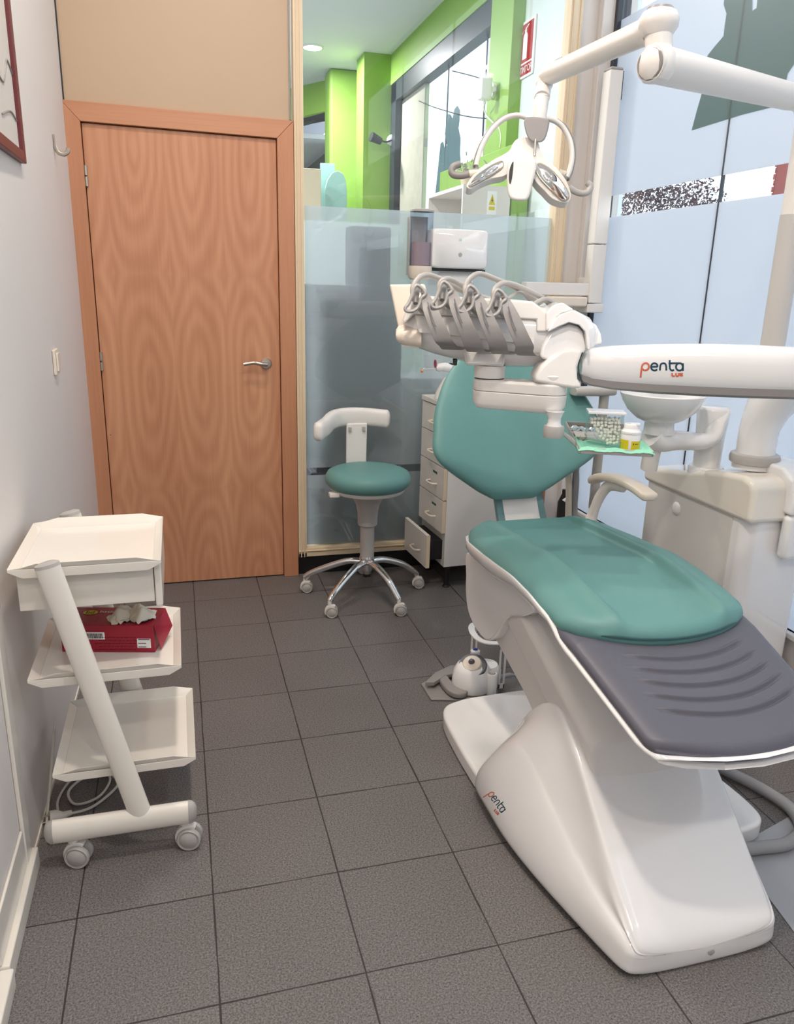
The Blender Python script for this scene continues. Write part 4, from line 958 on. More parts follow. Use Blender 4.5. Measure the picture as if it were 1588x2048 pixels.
# lettering "penta LUX" as strokes in a unit box: x reading, y down (height of x-letters = 1)
def penta(T):
    p = [[(.0, 2.0), (.12, 1.0), (.22, .35), (.45, .05), (.8, .0), (1.05, .25), (1.05, .65), (.8, .95), (.45, .95), (.2, .75)]]
    e_ = [[(1.35, .5), (1.7, .48), (2.15, .45), (2.1, .15), (1.8, .0), (1.5, .12), (1.35, .5), (1.5, .88), (1.85, 1.0), (2.15, .85)]]
    n_ = [[(2.5, 1.0), (2.52, .5), (2.65, .12), (2.95, 0), (3.2, .12), (3.3, .5), (3.3, 1.0)]]
    t_ = [[(3.75, -.45), (3.75, .3), (3.8, .8), (4.05, 1.0), (4.3, .9)], [(3.6, .02), (4.4, .0), (5.2, .0)]]
    a_ = [[(5.45, .45), (5.3, .12), (5.0, .0), (4.7, .12), (4.55, .5), (4.7, .88), (5.0, 1.0), (5.3, .88), (5.45, .5)], [(5.45, .0), (5.45, 1.05)]]
    L = [[(4.05, 1.35), (4.05, 1.78)], [(4.05, 1.78), (4.4, 1.78)]]
    U = [[(4.55, 1.35), (4.55, 1.65), (4.7, 1.8), (4.9, 1.65), (4.9, 1.35)]]
    X = [[(5.05, 1.35), (5.4, 1.8)], [(5.4, 1.35), (5.05, 1.8)]]
    f = lambda S_: [[T(*q) for q in s] for s in S_]
    return f(p), f(e_+n_+t_+a_), f(L+U+X)
def logo(target, T, w_, par):
    p, r, lx = penta(T)
    ribbon_on(target, p, w_, 'orange', 'logo_letter', par); ribbon_on(target, r, w_, 'navy', 'logo_letters', par); ribbon_on(target, lx, w_*.95, 'orange', 'logo_small_letters', par)
# on the chair base: reading direction runs down the flank
bx_, by_ = V(28.5, 38.5, 0)/5.6, V(-9.0, 7.0, 0)
logo(cover, lambda x, y: (983.5+bx_.x*x+by_.x*y, 1581+bx_.y*x+by_.y*y), 1.9, ch)

# ================================================================== FOOT CONTROL
fc = thing('foot_control', (.93, -1.05, 0), 'white round foot control with grey pedal on the floor behind the chair base', 'foot control')
pc = V(.975, -1.06, 0)
bpts = [onz(x, y, 0) for x, y in [(842, 1370), (905, 1345), (960, 1345), (1000, 1360), (995, 1390), (915, 1403), (862, 1402)]]
obj('base_plate', MB().prism(bpts, V(0, 0, .008)), 'midgrey', fc, bevel=.003)
obj('housing', MB().lathe([(.072, .012), (.076, .02), (.074, .05), (.068, .085), (.055, .105), (.045, .112), (0, .114)], pc, n=40), 'white', fc)
ax_ = V(-.35, -.45, 1).normalized(); tc_ = pc+V(-.005, -.012, .098)
obj('dark_ring', MB().lathe([(.052, 0), (.054, .006), (.050, .014), (.03, .016), (0, .016)], tc_, ax_, 36), 'foot', fc)
obj('knob', MB().lathe([(.036, .012), (.037, .018), (.032, .028), (.018, .034), (0, .036)], tc_, ax_, 30), 'cream', fc)
obj('knob_tip', MB().lathe([(.011, .03), (.012, .036), (.006, .047), (0, .048)], tc_, ax_, 20), 'foot', fc)
obj('side_cylinder', MB().lathe([(.021, .008), (.021, .085), (.018, .089), (0, .089)], pc+V(.055, -.055, 0), n=24), 'white', fc)
obj('side_button', MB().lathe([(.014, .088), (.012, .094), (0, .095)], pc+V(.055, -.055, 0), n=20), 'grey', fc)
obj('rear_cylinder', MB().lathe([(.018, .05), (.018, .128), (.012, .133), (0, .133)], pc+V(.03, .055, 0), n=20), 'white', fc)
obj('blue_button', MB().sphere(pc+V(.03, .055, .131), .011, 12, (1, 1, .7)), 'bluebtn', fc)
obj('rear_housing', MB().lathe([(.055, .01), (.055, .07), (.04, .088), (0, .09)], pc+V(.065, .02, 0), n=30), 'white', fc)
ped = [onz(x, y, .02) for x, y in [(850, 1372), (870, 1352), (900, 1338), (925, 1335), (925, 1350), (890, 1358), (868, 1372)]]
obj('pedal_arm', MB().prism(ped, V(0, 0, .016)), 'midgrey', fc, bevel=.002)
ped = [onz(x, y, .012) for x, y in cr2([(878, 1366), (893, 1360), (903, 1372), (925, 1380), (936, 1384), (932, 1396), (912, 1398), (893, 1388)], 3)]
obj('pedal', MB().prism(ped, V(0, 0, .022)), 'midgrey', fc, bevel=.006)
# wire bracket that carries it
for xx, yy_ in ((pc.x+.103, pc.y-.035), (pc.x+.048, pc.y+.115)):
    for d_ in (-.008, .008): pass
    mb = MB().box(xx-.013, xx-.006, yy_-.003, yy_+.003, .01, .20).box(xx+.006, xx+.013, yy_-.003, yy_+.003, .01, .20).box(xx-.013, xx+.013, yy_-.003, yy_+.003, .01, .03).box(xx-.013, xx+.013, yy_-.003, yy_+.003, .17, .20)
    obj('carry_bracket', mb, 'whitem', fc, bevel=.0015)
hh = [V(pc.x+a, pc.y+b, .20) for a, b in [(.103, -.05), (.045, -.035), (.018, 0), (.018, .07), (.045, .125), (.10, .13)]]
sp_ = cr_spline(hh, 4); r_ = []
for i, p in enumerate(sp_):
    t = (sp_[min(i+1, len(sp_)-1)]-sp_[max(i-1, 0)]).normalized(); n_ = t.cross(V(0, 0, 1)).normalized(); r_.append([p-n_*.012, p+n_*.012, p+n_*.012+V(0, 0, .004), p-n_*.012+V(0, 0, .004)])
obj('carry_handle', MB().loft(r_), 'white', fc, smooth=30)
obj('cable_sleeve', MB().tube([V(pc.x+.11, pc.y-.0, .035), V(pc.x+.16, pc.y+.01, .035)], [.011, .009], 14), 'hose', fc)
obj('cable', MB().tube(cr_spline([V(pc.x+.16, pc.y+.01, .035), V(pc.x+.24, pc.y+.02, .02), V(1.45, -1.0, .008), V(1.70, -1.03, .008)], 5), .006, 10), 'hose', fc)

# floor mat and hose on the right
mp = [onz(x, y, 0) for x, y in [(1478, 1678), (1590, 1640)]]
obj('floor_mat', MB().prism([V(1.36, -2.03, .0005), V(1.31, -2.33, .0005), V(1.30, -2.75, .0005), V(2.0, -2.75, .0005), V(2.0, -1.93, .0005), V(1.615, -1.955, .0005)], V(0, 0, .002)), 'matpvc', smooth=0, label='light grey floor mat under the hose on the right of the chair base', cat='mat')
hp = [V(1.44, -1.45, .03), V(1.47, -1.60, .022), V(1.55, -1.74, .022), V(1.60, -1.85, .022), V(1.615, -1.95, .024), V(1.58, -2.03, .024), V(1.50, -2.07, .024), V(1.42, -2.068, .025), V(1.345, -2.06, .025)]
obj('supply_hose', MB().tube(cr_spline(hp, 7), .017, 14), 'hose', label='thick grey hose looping over the floor beside the chair base', cat='hose')

# ================================================================== DENTAL UNIT with spittoon
du = thing('dental_unit', (1.87, -1.15, 0), 'white floor standing dental unit cabinet with spittoon bowl right of the chair', 'dental unit')
UX0, UX1, UY0, UY1 = 1.75, 1.99, -1.455, -.865
body = [V(x, y, .05) for x, y in [(UX0, UY1), (UX0, UY0+.03), (UX0+.03, UY0), (UX1, UY0), (UX1, UY1)]]
obj('cabinet', MB().prism(body, V(0, 0, .74-.05)), 'white', du, bevel=.018, seg=4)
obj('plinth', bx(UX0-.02, UX1+.01, UY0-.035, UY1+.02, 0, .19), 'white', du, bevel=.02, seg=4)
obj('side_door', bx(UX0-.003, UX0+.02, UY0+.075, UY1-.02, .20, .735), 'greypanel', du, bevel=.002)
obj('side_knob', MB().sphere(V(UX0-.002, -1.075, .665), .026, 20, (.35, 1, 1)), 'white', du)
cap = [(UY1+.012, .722), (UY1+.012, .778), (-.95, .792), (-1.08, .812), (-1.22, .845), (-1.33, .865), (-1.41, .872), (-1.452, .862), (-1.470, .83), (-1.473, .742), (-1.473, .722)]
obj('top_cover', MB().prism([V(UX0-.014, y, z) for y, z in cap], V(UX1-UX0+.022, 0, 0)), 'cream2', du, bevel=.022, seg=5)
obj('front_lip', bx(UX0+.11, UX1, UY0-.052, UY0-.008, .60, .755), 'white', du, bevel=.02, seg=4)
obj('front_shoulder', MB().prism([V(UX0+.11, y, z) for y, z in [(-1.508, .755), (-1.508, .80), (-1.49, .87), (-1.44, .90), (-1.18, .91), (-1.18, .86), (-1.42, .86), (-1.46, .755)]], V(UX1-UX0-.11, 0, 0)), 'white', du, bevel=.012, seg=3)
PO = V(1.865, -1.30, 0)
obj('pole_ring', MB().lathe([(.070, .885), (.080, .89), (.082, .905), (.078, .918), (.068, .922)], PO, n=40), 'grey', du)
obj('column', MB().lathe([(.070, .87), (.070, .905)], PO, n=40), 'white', du)
obj('column_upper', MB().loft([superring(PO+V(0, 0, .915), V(1, 0, 0), V(0, 1, 0), .063, .063, 28, 2), superring(PO+V(0, 0, 1.0), V(1, 0, 0), V(0, 1, 0), .064, .064, 28, 2), superring(PO+V(.008, -.01, 1.05), V(1, 0, 0), V(0, 1, 0), .068, .07, 28, 2.2), superring(PO+V(.03, -.04, 1.13), V(1, 0, 0), V(0, 1, 0), .088, .09, 28, 2.4), superring(PO+V(.055, -.08, 1.20), V(1, 0, 0), V(0, 1, 0), .10, .11, 28, 2.6), superring(PO+V(.06, -.09, 1.25), V(1, 0, 0), V(0, 1, 0), .08, .09, 28, 2.6)]), 'white', du, smooth=70)
# link from the column to the big spring arm (beyond the right edge of the picture)
obj('arm_link', MB().tube(cr_spline([PO+V(.06, -.09, 1.18), PO+V(.08, -.22, 1.19), PO+V(.05, -.38, 1.20), V(1.83, -1.78, 1.21)], 5), .055, 20), 'white', du)
# spittoon column and bowl
sc0 = V(1.735, -1.10, 0)
c_a = onz(1392, 888, .83)
sc0 = V(1.80, -1.14, 0)
def srg(z, r, o=(0, 0)): return superring(sc0+V(o[0], o[1], z), V(1, 0, 0), V(0, 1, 0), r, r, 28, 2)
obj('spittoon_base', MB().lathe([(.062, .78), (.062, .835), (.058, .842)], sc0, n=36), 'white', du)
obj('spittoon_column', MB().loft([srg(.838, .047), srg(.86, .047), srg(.95, .050), srg(1.0, .054), srg(1.045, .057), srg(1.055, .050)]), 'white', du, smooth=70)
BC = dep(1325, 795, 2.66)
bR = .142
obj('bowl', MB().lathe([(.0, -.085), (.045, -.088), (.055, -.084), (.085, -.070), (.115, -.042), (.133, -.012), (bR, .010), (bR+.001, .014), (bR-.004, .017), (bR-.008, .013), (.125, -.010), (.105, -.038), (.075, -.06), (.03, -.072), (0, -.073)], BC, n=56), 'white', du, smooth=70)
# swooping bracket from the column under the bowl
sw = cr_spline([sc0+V(.02, -.02, 1.045), sc0+V(-.01, -.035, 1.00), sc0+V(-.045, -.045, .945), BC+V(.07, -.01, -.150), BC+V(.015, .0, -.150), BC+V(-.03, .0, -.128)], 5)
nn = len(sw); obj('bowl_bracket', MB().tube(sw, [.016+.034*i/nn for i in range(nn)], 18, ry=[.034+.020*i/nn for i in range(nn)], upv=(0, .2, 1)), 'white', du)
obj('bowl_neck', MB().lathe([(.052, -.125), (.050, -.082)], BC, n=32), 'white', du)
obj('hose_holder', MB().tube(cr_spline([BC+V(.02, .02, -.13), BC+V(.0, .02, -.19), BC+V(.0, .03, -.26)], 5), .03, 16), 'whitem', du)
# assistant side behind the backrest: small tray with post and hanging hoses
at0 = dep(1195, 782, 2.85)
obj('assistant_bracket', MB().loft([superring(at0+V(-.10, 0, -.0), V(0, 1, 0), V(0, 0, 1), .03, .016, 16, 3), superring(at0+V(0, 0, 0), V(0, 1, 0), V(0, 0, 1), .035, .018, 16, 3), superring(at0+V(.065, 0, 0), V(0, 1, 0), V(0, 0, 1), .03, .016, 16, 3)]), 'grey', du, bevel=.004)
obj('assistant_post', MB().tube([at0+V(.03, 0, -.01), at0+V(.03, 0, -.45)], .018, 16), 'grey', du)
for (xa_, xb_) in ((1152, 1158),):
    obj('suction_hose', MB().tube(cr_spline([dep(1150, 900, 2.95), dep(1153, 960, 2.97), dep(1152, 1040, 3.0), dep(1190, 1100, 3.0)+V(.0, 0, 0)], 5), .011, 12), 'hose', du)
obj('suction_hose', MB().tube(cr_spline([dep(1134, 905, 2.98), dep(1138, 980, 2.99), dep(1136, 1050, 3.0)], 5), .013, 12), 'cream', du)

# ================================================================== OPERATING LAMP
ol = thing('operating_lamp', (1.865, -1.30, .92), 'cream operating lamp with two curved mirrors on a jointed arm and tall pole', 'lamp')
el = dep(1316, 130, 1.87)                     # elbow
top = V(1.868, -1.30, 1.95)
pth = [V(1.865, -1.30, 1.2), V(1.866, -1.30, 1.55), V(1.867, -1.30, 1.84), V(1.866, -1.30, 1.90)]
a1 = (el-V(1.865, -1.30, 2.03)); a1n = a1.normalized(); bend = V(1.865, -1.30, 2.005)
pth2 = [V(1.865, -1.30, 1.84), V(1.865, -1.30, 1.90), bend+V(-.004, 0, -.05), bend+a1n*.035+V(0, 0, -.012), bend+a1n*.08, bend+a1n*.14]
obj('pole', MB().tube([V(1.865, -1.30, 1.18), V(1.865, -1.30, 1.68)], .038, 28), 'grey2', ol)
obj('pole_upper', MB().tube([V(1.865, -1.30, 1.68)]+cr_spline(pth2, 6), .036, 28), 'whitem', ol)
obj('arm', MB().tube([bend+a1n*.13, el-a1n*.03], [.036, .042], 28), 'whitem', ol)
jr = obj('elbow_joint', MB().lathe([(0, -.038), (.030, -.036), (.041, -.02), (.043, 0), (.041, .022), (.030, .038), (0, .042)], el+a1n*.004, n=32, axis=(0, 0, 1)), 'whitem', ol)
obj('elbow_cap', MB().lathe([(.0385, -.002), (.034, .006), (0, .007)], el-a1n*-.03, a1n, 28), 'midgrey', ol)
obj('elbow_sleeve', MB().tube([el-a1n*.03, el+a1n*.032], [.042, .039], 28), 'whitem', ol)
el2 = el+V(-.004, .01, .085)
obj('elbow_neck', MB().tube([el+V(0, 0, .02), el2], .032, 24), 'whitem', ol)
obj('upper_joint', MB().lathe([(0, -.028), (.034, -.024), (.046, -.005), (.047, .012), (.040, .026), (.026, .034), (0, .036)], el2+V(.0, 0, .002), n=32), 'whitem', ol)
obj('joint_cap', MB().lathe([(.034, .031), (.030, .038), (0, .041)], el2, n=28), 'midgrey', ol)
kn = dep(1093, 152, 2.42)
a2 = (kn-el2).normalized()
obj('forearm', MB().tube([el2+a2*.02, el2+a2*.05, el2+a2*.06, kn-a2*.03, kn-a2*.01], [.036, .035, .031, .029, .026], 28), 'whitem', ol)
obj('forearm_inlay', MB().tube([kn-a2*.06+V(0, 0, .027), kn-a2*.10+V(0, 0, .027)], .008, 12, ry=.004, upv=(0, 1, 0)), 'midgrey', ol)
k2 = dep(1084, 196, 2.40); k3 = dep(1079, 232, 2.39)
obj('wrist', MB().tube(cr_spline([kn-a2*.03, kn+a2*.004+V(0, 0, -.004), kn+V(-.006, 0, -.03), k2], 6), [.027]*12+[.024]*7, 24), 'whitem', ol)
obj('wrist_sleeve', MB().tube([k2+V(0, 0, .004), k2, k3, k3+V(0, 0, -.03)], [.0235, .0225, .022, .022], 24), 'whitem', ol)
DL = 2.38
def tp_(pxs, D, n=3, close=True): return [dep(x, y, D) for x, y in cr2(pxs, n, close)]
obj('yoke_block', MB().loft([[dep(x, y, DL+dz) for x, y in cr2([(1049, 238), (1070, 234), (1096, 239), (1098, 252), (1090, 278), (1078, 285), (1062, 282), (1052, 266)], 3)] for dz in (-.042, .03)]), 'midgrey', ol, bevel=.007, seg=3)
obj('yoke_screw', MB().tube([dep(1071, 279, DL-.045), dep(1069, 312, DL-.045)], .0035, 10), 'steel', ol)
# handle arcs
def arc(pts, m, D=DL+.015, r=.010, ry=.006, nm='handle_arc'): return obj(nm, MB().tube(cr_spline([dep(x, y, D+dz) for x, y, dz in pts], 6), r, 14, ry=ry, upv=tuple(-FH)), m, ol)
arc([(1055, 236, 0), (1035, 231, 0), (1010, 237, 0), (985, 258, 0), (966, 288, 0), (955, 318, 0), (952, 332, 0)], 'whitem', r=.012, ry=.008)
arc([(1036, 227, .004), (1008, 233, .004), (982, 254, .004), (962, 285, .004), (950, 318, .004), (949, 333, .004)], 'midgrey', r=.010, ry=.004, nm='handle_trim')
arc([(1092, 238, 0), (1108, 241, 0), (1126, 255, 0), (1140, 282, 0), (1144, 312, 0), (1140, 338, 0), (1133, 356, 0)], 'whitem', r=.012, ry=.008)
arc([(1114, 240, .004), (1132, 254, .004), (1146, 282, .004), (1149, 314, .004), (1144, 342, .004), (1136, 360, .004)], 'midgrey', r=.010, ry=.004, nm='handle_trim')
# grips
arc([(958, 343, 0), (944, 346, 0), (925, 351, 0), (908, 350, 0), (903, 342, 0), (908, 333, 0), (920, 328, 0)], 'midgrey', D=DL, r=.0105, ry=.0105, nm='grip')
obj('grip_collar', MB().tube([dep(938, 348, DL), dep(962, 344, DL), dep(975, 335, DL)], .0115, 14), 'cream', ol)
arc([(1138, 375, 0), (1150, 383, 0), (1164, 387, 0), (1176, 384, 0), (1181, 373, 0), (1174, 365, 0)], 'grey', D=DL, r=.0095, ry=.0095, nm='grip')
obj('grip_collar', MB().tube([dep(1118, 344, DL+.01), dep(1130, 348, DL+.01)], .009, 14), 'cream', ol)
# wings
outL = [(933, 372), (943, 354), (957, 342), (984, 321), (1008, 308), (1020, 299), (1026, 287), (1034, 278), (1050, 274), (1068, 277), (1077, 286), (1082, 302), (1093, 318), (1114, 337), (1132, 360), (1142, 387), (1139, 401), (1128, 405), (1105, 397), (1088, 380), (1074, 366), (1060, 345), (1045, 335), (1025, 340), (1008, 352), (984, 357), (960, 367), (943, 378)]
def wing_d(x): return .050*abs((x-1045)/100.0)**1.6
rr_ = []
oc = cr2(outL, 4)
mb = MB()
cenp = (1045, 322)
def ringat(f, dz): return [dep(1045+(x-1045)*(1-(1-f)*.12) if abs(x-1045) > 30 else x, y+(1-f)*(6 if y < 335 else -6), DL+dz-wing_d(x)) for x, y in oc]
mb.loft([ringat(.5, .035), ringat(.9, .028), ringat(1, .012), ringat(1, -.010), ringat(.92, -.014)], cap=False)
# cap faces as strips are concave; fill with ngons
n_ = len(oc)
hd = obj('lamp_housing', MB().prism([dep(x, y, DL-.012-wing_d(x)) for x, y in oc], FW*.045), 'whitem', ol, bevel=.005, seg=3)
obj('light_block', MB().loft([[dep(x, y, DL+dz-.01) for x, y in cr2([(1020, 318), (1046, 314), (1073, 321), (1066, 365), (1057, 396), (1044, 402), (1022, 398), (1015, 380), (1014, 340)], 3)] for dz in (-.052, .03)]), 'whitem', ol, bevel=.010, seg=3)
obj('light_slot', MB().prism([dep(x, y, DL-.0635) for x, y in cr2([(1024, 326), (1027, 325), (1025, 350), (1021, 368), (1018, 360), (1019, 340)], 3)], FW*.002), 'dark', ol, smooth=0)
def mirror(pxs):
    cxm = sum(p[0] for p in pxs)/len(pxs); cym = sum(p[1] for p in pxs)/len(pxs); pl = cr2(pxs, 4); rings = []
    for f, dz in ((1, 0), (.8, .004), (.5, .008), (.2, .010), (.02, .0105)):
        rings.append([dep(cxm+(x-cxm)*f, cym+(y-cym)*f, DL-.0165-wing_d(x)-dz*1.3) for x, y in pl])
    rm = obj('reflector', MB().loft(rings, cap=False), 'mirror', ol, smooth=180)
    obj('reflector_rim', MB().tube([dep(x, y, DL-.0165-wing_d(x)) for x, y in pl], .0022, 8, closed=True), 'steel', rm)
mirror([(938, 371), (948, 356), (966, 342), (985, 330), (1004, 323), (1004, 334), (984, 349), (964, 361), (946, 370)])
mirror([(1073, 330), (1082, 328), (1102, 340), (1122, 362), (1137, 388), (1133, 399), (1122, 398), (1100, 377), (1082, 358), (1073, 342)])

# ================================================================== DELIVERY HEAD
dh = thing('instrument_delivery_head', (.80, -1.57, 1.24), 'white instrument delivery head with four grey hose holders on the swing arm', 'instrument unit')
DD = 2.0
def hull(px, zt, zb, dt, nm=None):
    return None
rings = []
for (px_, yt, yb2, dn) in [(806, 645, 668, .05), (812, 625, 683, .09), (830, 606, 692, .11), (870, 603, 706, .12), (930, 606, 722, .125), (990, 609, 731, .125), (1050, 612, 733, .125), (1100, 615, 730, .12), (1140, 620, 722, .115), (1170, 634, 710, .10), (1186, 655, 696, .06)]:
    t0, b0 = dep(px_, yt, DD+.10), dep(px_, yb2, DD+.10); c = (t0+b0)/2; hz = (t0-b0).length/2
    rings.append(superring(c, FH, V(0, 0, 1), dn*.85, hz, 24, 2.5))
obj('hull', MB().loft(rings), 'white', dh, smooth=70)
def slab(pxs, D, th, m, nm, bev=.004, seg=3, par=None): return obj(nm, MB().prism([dep(x, y, D) for x, y in pxs], FH*th), m, par or dh, bevel=bev, seg=seg)
slab([(818, 612), (828, 598), (846, 594), (1000, 598), (1066, 603), (1094, 625), (1094, 664), (1073, 664), (1073, 640), (1000, 636), (828, 629), (808, 650), (806, 640)], DD-.012, .19, 'whitem', 'top_shell', .006)
slab([(829, 629), (1072, 641), (1068, 691), (1000, 683), (880, 669), (838, 666)], DD-.004, .10, 'whitem', 'front_panel', .003)
# arched end, in layers
o1 = [(1093, 663), (1093, 626), (1105, 612), (1120, 606), (1136, 606), (1150, 622), (1170, 634), (1180, 652), (1183, 700), (1178, 702), (1172, 668), (1160, 652), (1140, 646), (1120, 652)]
slab([(1093, 663), (1093, 626), (1102, 614), (1112, 608), (1126, 605), (1148, 619), (1140, 622), (1122, 627), (1112, 636), (1110, 650)], DD-.02, .17, 'white', 'end_arch', .004)
slab([(1096, 664), (1108, 640), (1122, 628), (1146, 620), (1166, 630), (1178, 648), (1181, 700), (1176, 700), (1171, 664), (1158, 650), (1138, 645), (1118, 653)], DD-.028, .18, 'white', 'end_arch', .004)
slab([(1098, 666), (1118, 656), (1138, 648), (1156, 652), (1168, 664), (1174, 700), (1150, 724), (1110, 726), (1080, 716), (1085, 690)], DD-.010, .16, 'white', 'end_panel', .008)
slab([(1182, 645), (1193, 648), (1203, 668), (1206, 688), (1186, 692), (1181, 670)], DD+.05, .10, 'white', 'rear_end', .008)
# back plate and handle on the left
slab([(779, 569), (850, 568), (862, 620), (840, 660), (799, 668)], DD+.16, .02, 'cream', 'back_plate', .006)
obj('left_grip', MB().loft([superring(dep(x, y, DD+.05), UP, FH, ry_, .045, 20, 2.6) for x, y, ry_ in [(792, 668, .012), (797, 668, .022), (812, 669, .028), (842, 672, .030)]]), 'cream', dh, smooth=70)
slab([(802, 688), (838, 692), (838, 697), (806, 694)], DD+.03, .09, 'whitem', 'lower_lip', .002)
# dark slots below the front panel
for x in (895, 950, 990): slab([(x-6, 671), (x+6, 672), (x+6, 674), (x-6, 673)], DD-.008, .02, 'black', 'slot', .0005, 1)
slab([(906, 718), (915, 718), (914, 731), (907, 731)], DD+.02, .02, 'black', 'black_knob', .002)
# instrument holders
def strapset(dx, top_, bot_):
    (tx, ty), (bx2, by2) = top_, bot_
    # strap: curved grey band from the hook down and under the head
    prof = [(0.00, tx, ty, 5, -.030), (.12, tx+4, ty+10, 9, -.045), (.3, tx+14, ty+38, 15, -.060), (.55, tx+28, ty+72, 17, -.066), (.8, tx+40, ty+99, 18, -.058), (.92, bx2-2, by2-8, 18, -.040), (1, bx2+6, by2, 18, -.015), (1.1, bx2+20, by2-4, 15, .012), (1.2, bx2+30, by2-20, 12, .03)]
    cs = cr_spline([V(a[1], a[2], 0) for a in prof], 4); ws = cr_spline([V(a[3], a[4], 0) for a in prof], 4)
    ra, rb_ = [], []
    mb = MB(); rings = []
    for c, w_ in zip(cs, ws):
        p = dep(c.x, c.y, DD+w_.y); h = RH*(w_.x*.00129)
        rings.append([p-h, p+h, p+h+FH*.003+V(0, 0, -.001), p-h+FH*.003+V(0, 0, -.001)])
    hd_ = obj('instrument_holder', MB().loft(rings), 'midgrey', dh, smooth=60)
    cl_ = [(tx+6, ty+22), (tx+9, ty+40), (tx+14, ty+55)]
    # hook loop
    hk = [(-6, -8), (-14, -12), (-20, -6), (-24, 8), (-31, 24), (-37, 32), (-36, 38), (-28, 40), (-18, 37), (-10, 28), (-6, 14), (2, 6), (-1, -2)]
    pts = cr_spline([dep(tx+a, ty+b, DD-.045-.0004*abs(a)) for a, b in hk], 5, True)
    obj('hook', MB().tube(pts, .0075, 12, ry=.0046, upv=tuple(-FH), closed=True), 'grey', hd_)
    obj('hook_bridge', MB().tube([dep(tx-3, ty-2, DD-.046), dep(tx+3, ty+6, DD-.036)], .0075, 12), 'grey', hd_)
    # instrument end resting in the hook
    return hd_
hx = [(848, 583), (901, 576), (954, 584), (1009, 592)]
bt = [(898, 699), (950, 704), (1000, 708), (1050, 711)]
for i, (a, b) in enumerate(zip(hx, bt)):
    h_ = strapset(0, a, b); tx, ty = a
    ins = obj('instrument', MB().tube([dep(tx-17, ty+24, DD-.040), dep(tx-18, ty+8, DD-.030), dep(tx-15, ty-8, DD-.012), dep(tx-12, ty-15, DD)], [.006, .0105, .011, .007], 16), 'midgrey', h_)
    obj('clip', MB().tube([dep(tx+8, ty+22, DD-.066), dep(tx+16, ty+50, DD-.078), dep(tx+24, ty+70, DD-.076)], [.004, .004, .003], 10, ry=.002, upv=tuple(-FH)), 'midgrey', h_)
hoses = [[(828, 600, -.03), (826, 575, -.015), (838, 556, .0), (855, 550, .015), (878, 557, .03), (905, 572, .05), (940, 590, .09)],
         [(881, 590, -.03), (880, 568, -.01), (892, 558, .0), (908, 562, .02), (930, 575, .04), (960, 592, .08), (985, 600, .1)],
         [(933, 600, -.03), (931, 572, -.01), (945, 553, .0), (962, 548, .015), (990, 558, .03), (1030, 575, .05), (1070, 598, .09)],
         [(988, 606, -.03), (988, 582, -.015), (1000, 569, 0), (1018, 567, .015), (1045, 576, .03), (1078, 592, .05), (1098, 606, .08)]]
for h_ in hoses: obj('hose', MB().tube(cr_spline([dep(x, y, DD+d_) for x, y, d_ in h_], 6), .0072, 14), 'grey', dh)
lower = [[(834, 613, -.03), (848, 626, -.02), (875, 625, 0), (905, 610, .03), (930, 604, .05)], [(886, 603, -.03), (900, 615, -.02), (930, 612, 0)], [(940, 614, -.03), (955, 628, -.02), (975, 628, -.01)], [(993, 618, -.03), (1008, 632, -.02), (1035, 630, .0), (1070, 606, .03), (1090, 597, .05), (1106, 604, .08)], [(1015, 598, .02), (1040, 585, .05), (1060, 600, .09)]]
for h_ in lower: obj('hose', MB().tube(cr_spline([dep(x, y, DD+d_) for x, y, d_ in h_], 6), .0050, 12), 'grey', dh)
# bracket below, pivot and swing arm
slab([(927, 702), (1012, 706), (1008, 733), (932, 730)], DD+.02, .12, 'whitem', 'mount_block', .005)
slab([(932, 705), (1006, 709), (1003, 729), (935, 727)], DD+.0165, .004, 'whitem', 'mount_plate', .001, 1)
PV = V(.772, -1.535, 0)
q = dep(979, 742, DD+.07); PV = V(q.x, q.y, 0); zq = q.z
obj('pivot', MB().lathe([(.041, zq-.016), (.041, zq+.016)], PV, n=36), 'whitem', dh)
obj('pivot_gap', MB().lathe([(.039, zq-.019), (.039, zq-.015)], PV, n=36), 'dark', dh)
P2q = dep(1098, 782, DD+.03); P2 = V(P2q.x, P2q.y, 0); z2 = P2q.z
def stadium(A, B, ra, rb_, z, n=14):
    d_ = (B-A); an = math.atan2(d_.y, d_.x); out = []
    for k in range(n+1): t = an+PI/2+PI*k/n; out.append(V(A.x+ra*math.cos(t), A.y+ra*math.sin(t), z))
    for k in range(n+1): t = an-PI/2+PI*k/n; out.append(V(B.x+rb_*math.cos(t), B.y+rb_*math.sin(t), z))
    return out
za = zq-.019; 
obj('swing_arm_top', MB().loft([stadium(PV, P2, .041, .046, za-.030), stadium(PV, P2, .041, .046, za-.006), stadium(PV, P2, .036, .041, za)]), 'whitem', dh, bevel=.002)
sb = MB().loft([[V(p.x, p.y, p.z) for p in stadium(PV, P2, .030, .034, za-.078)], stadium(PV, P2, .040, .045, za-.062), stadium(PV, P2, .042, .047, za-.031)])
for v in sb.v[:30]: pass
obj('swing_arm_bottom', sb, 'whitem', dh, bevel=.003)
obj('arm_pivot', MB().lathe([(.043, za), (.043, za+.018), (.038, za+.022)], P2, n=36), 'whitem', dh)
slab([(1069, 764), (1072, 748), (1082, 732), (1100, 715), (1124, 700), (1146, 697), (1167, 701), (1162, 715), (1155, 735), (1156, 758), (1166, 776), (1148, 778), (1110, 772)], DD-.020, .085, 'whitem', 'knuckle', .010, 4)
obj('knuckle_inlay', MB().prism([dep(x, y, DD+.0) for x, y in [(1084, 728), (1102, 712), (1124, 698), (1146, 695), (1146, 698), (1126, 702), (1106, 716)]], FH*.045), 'midgrey', dh, bevel=.002)
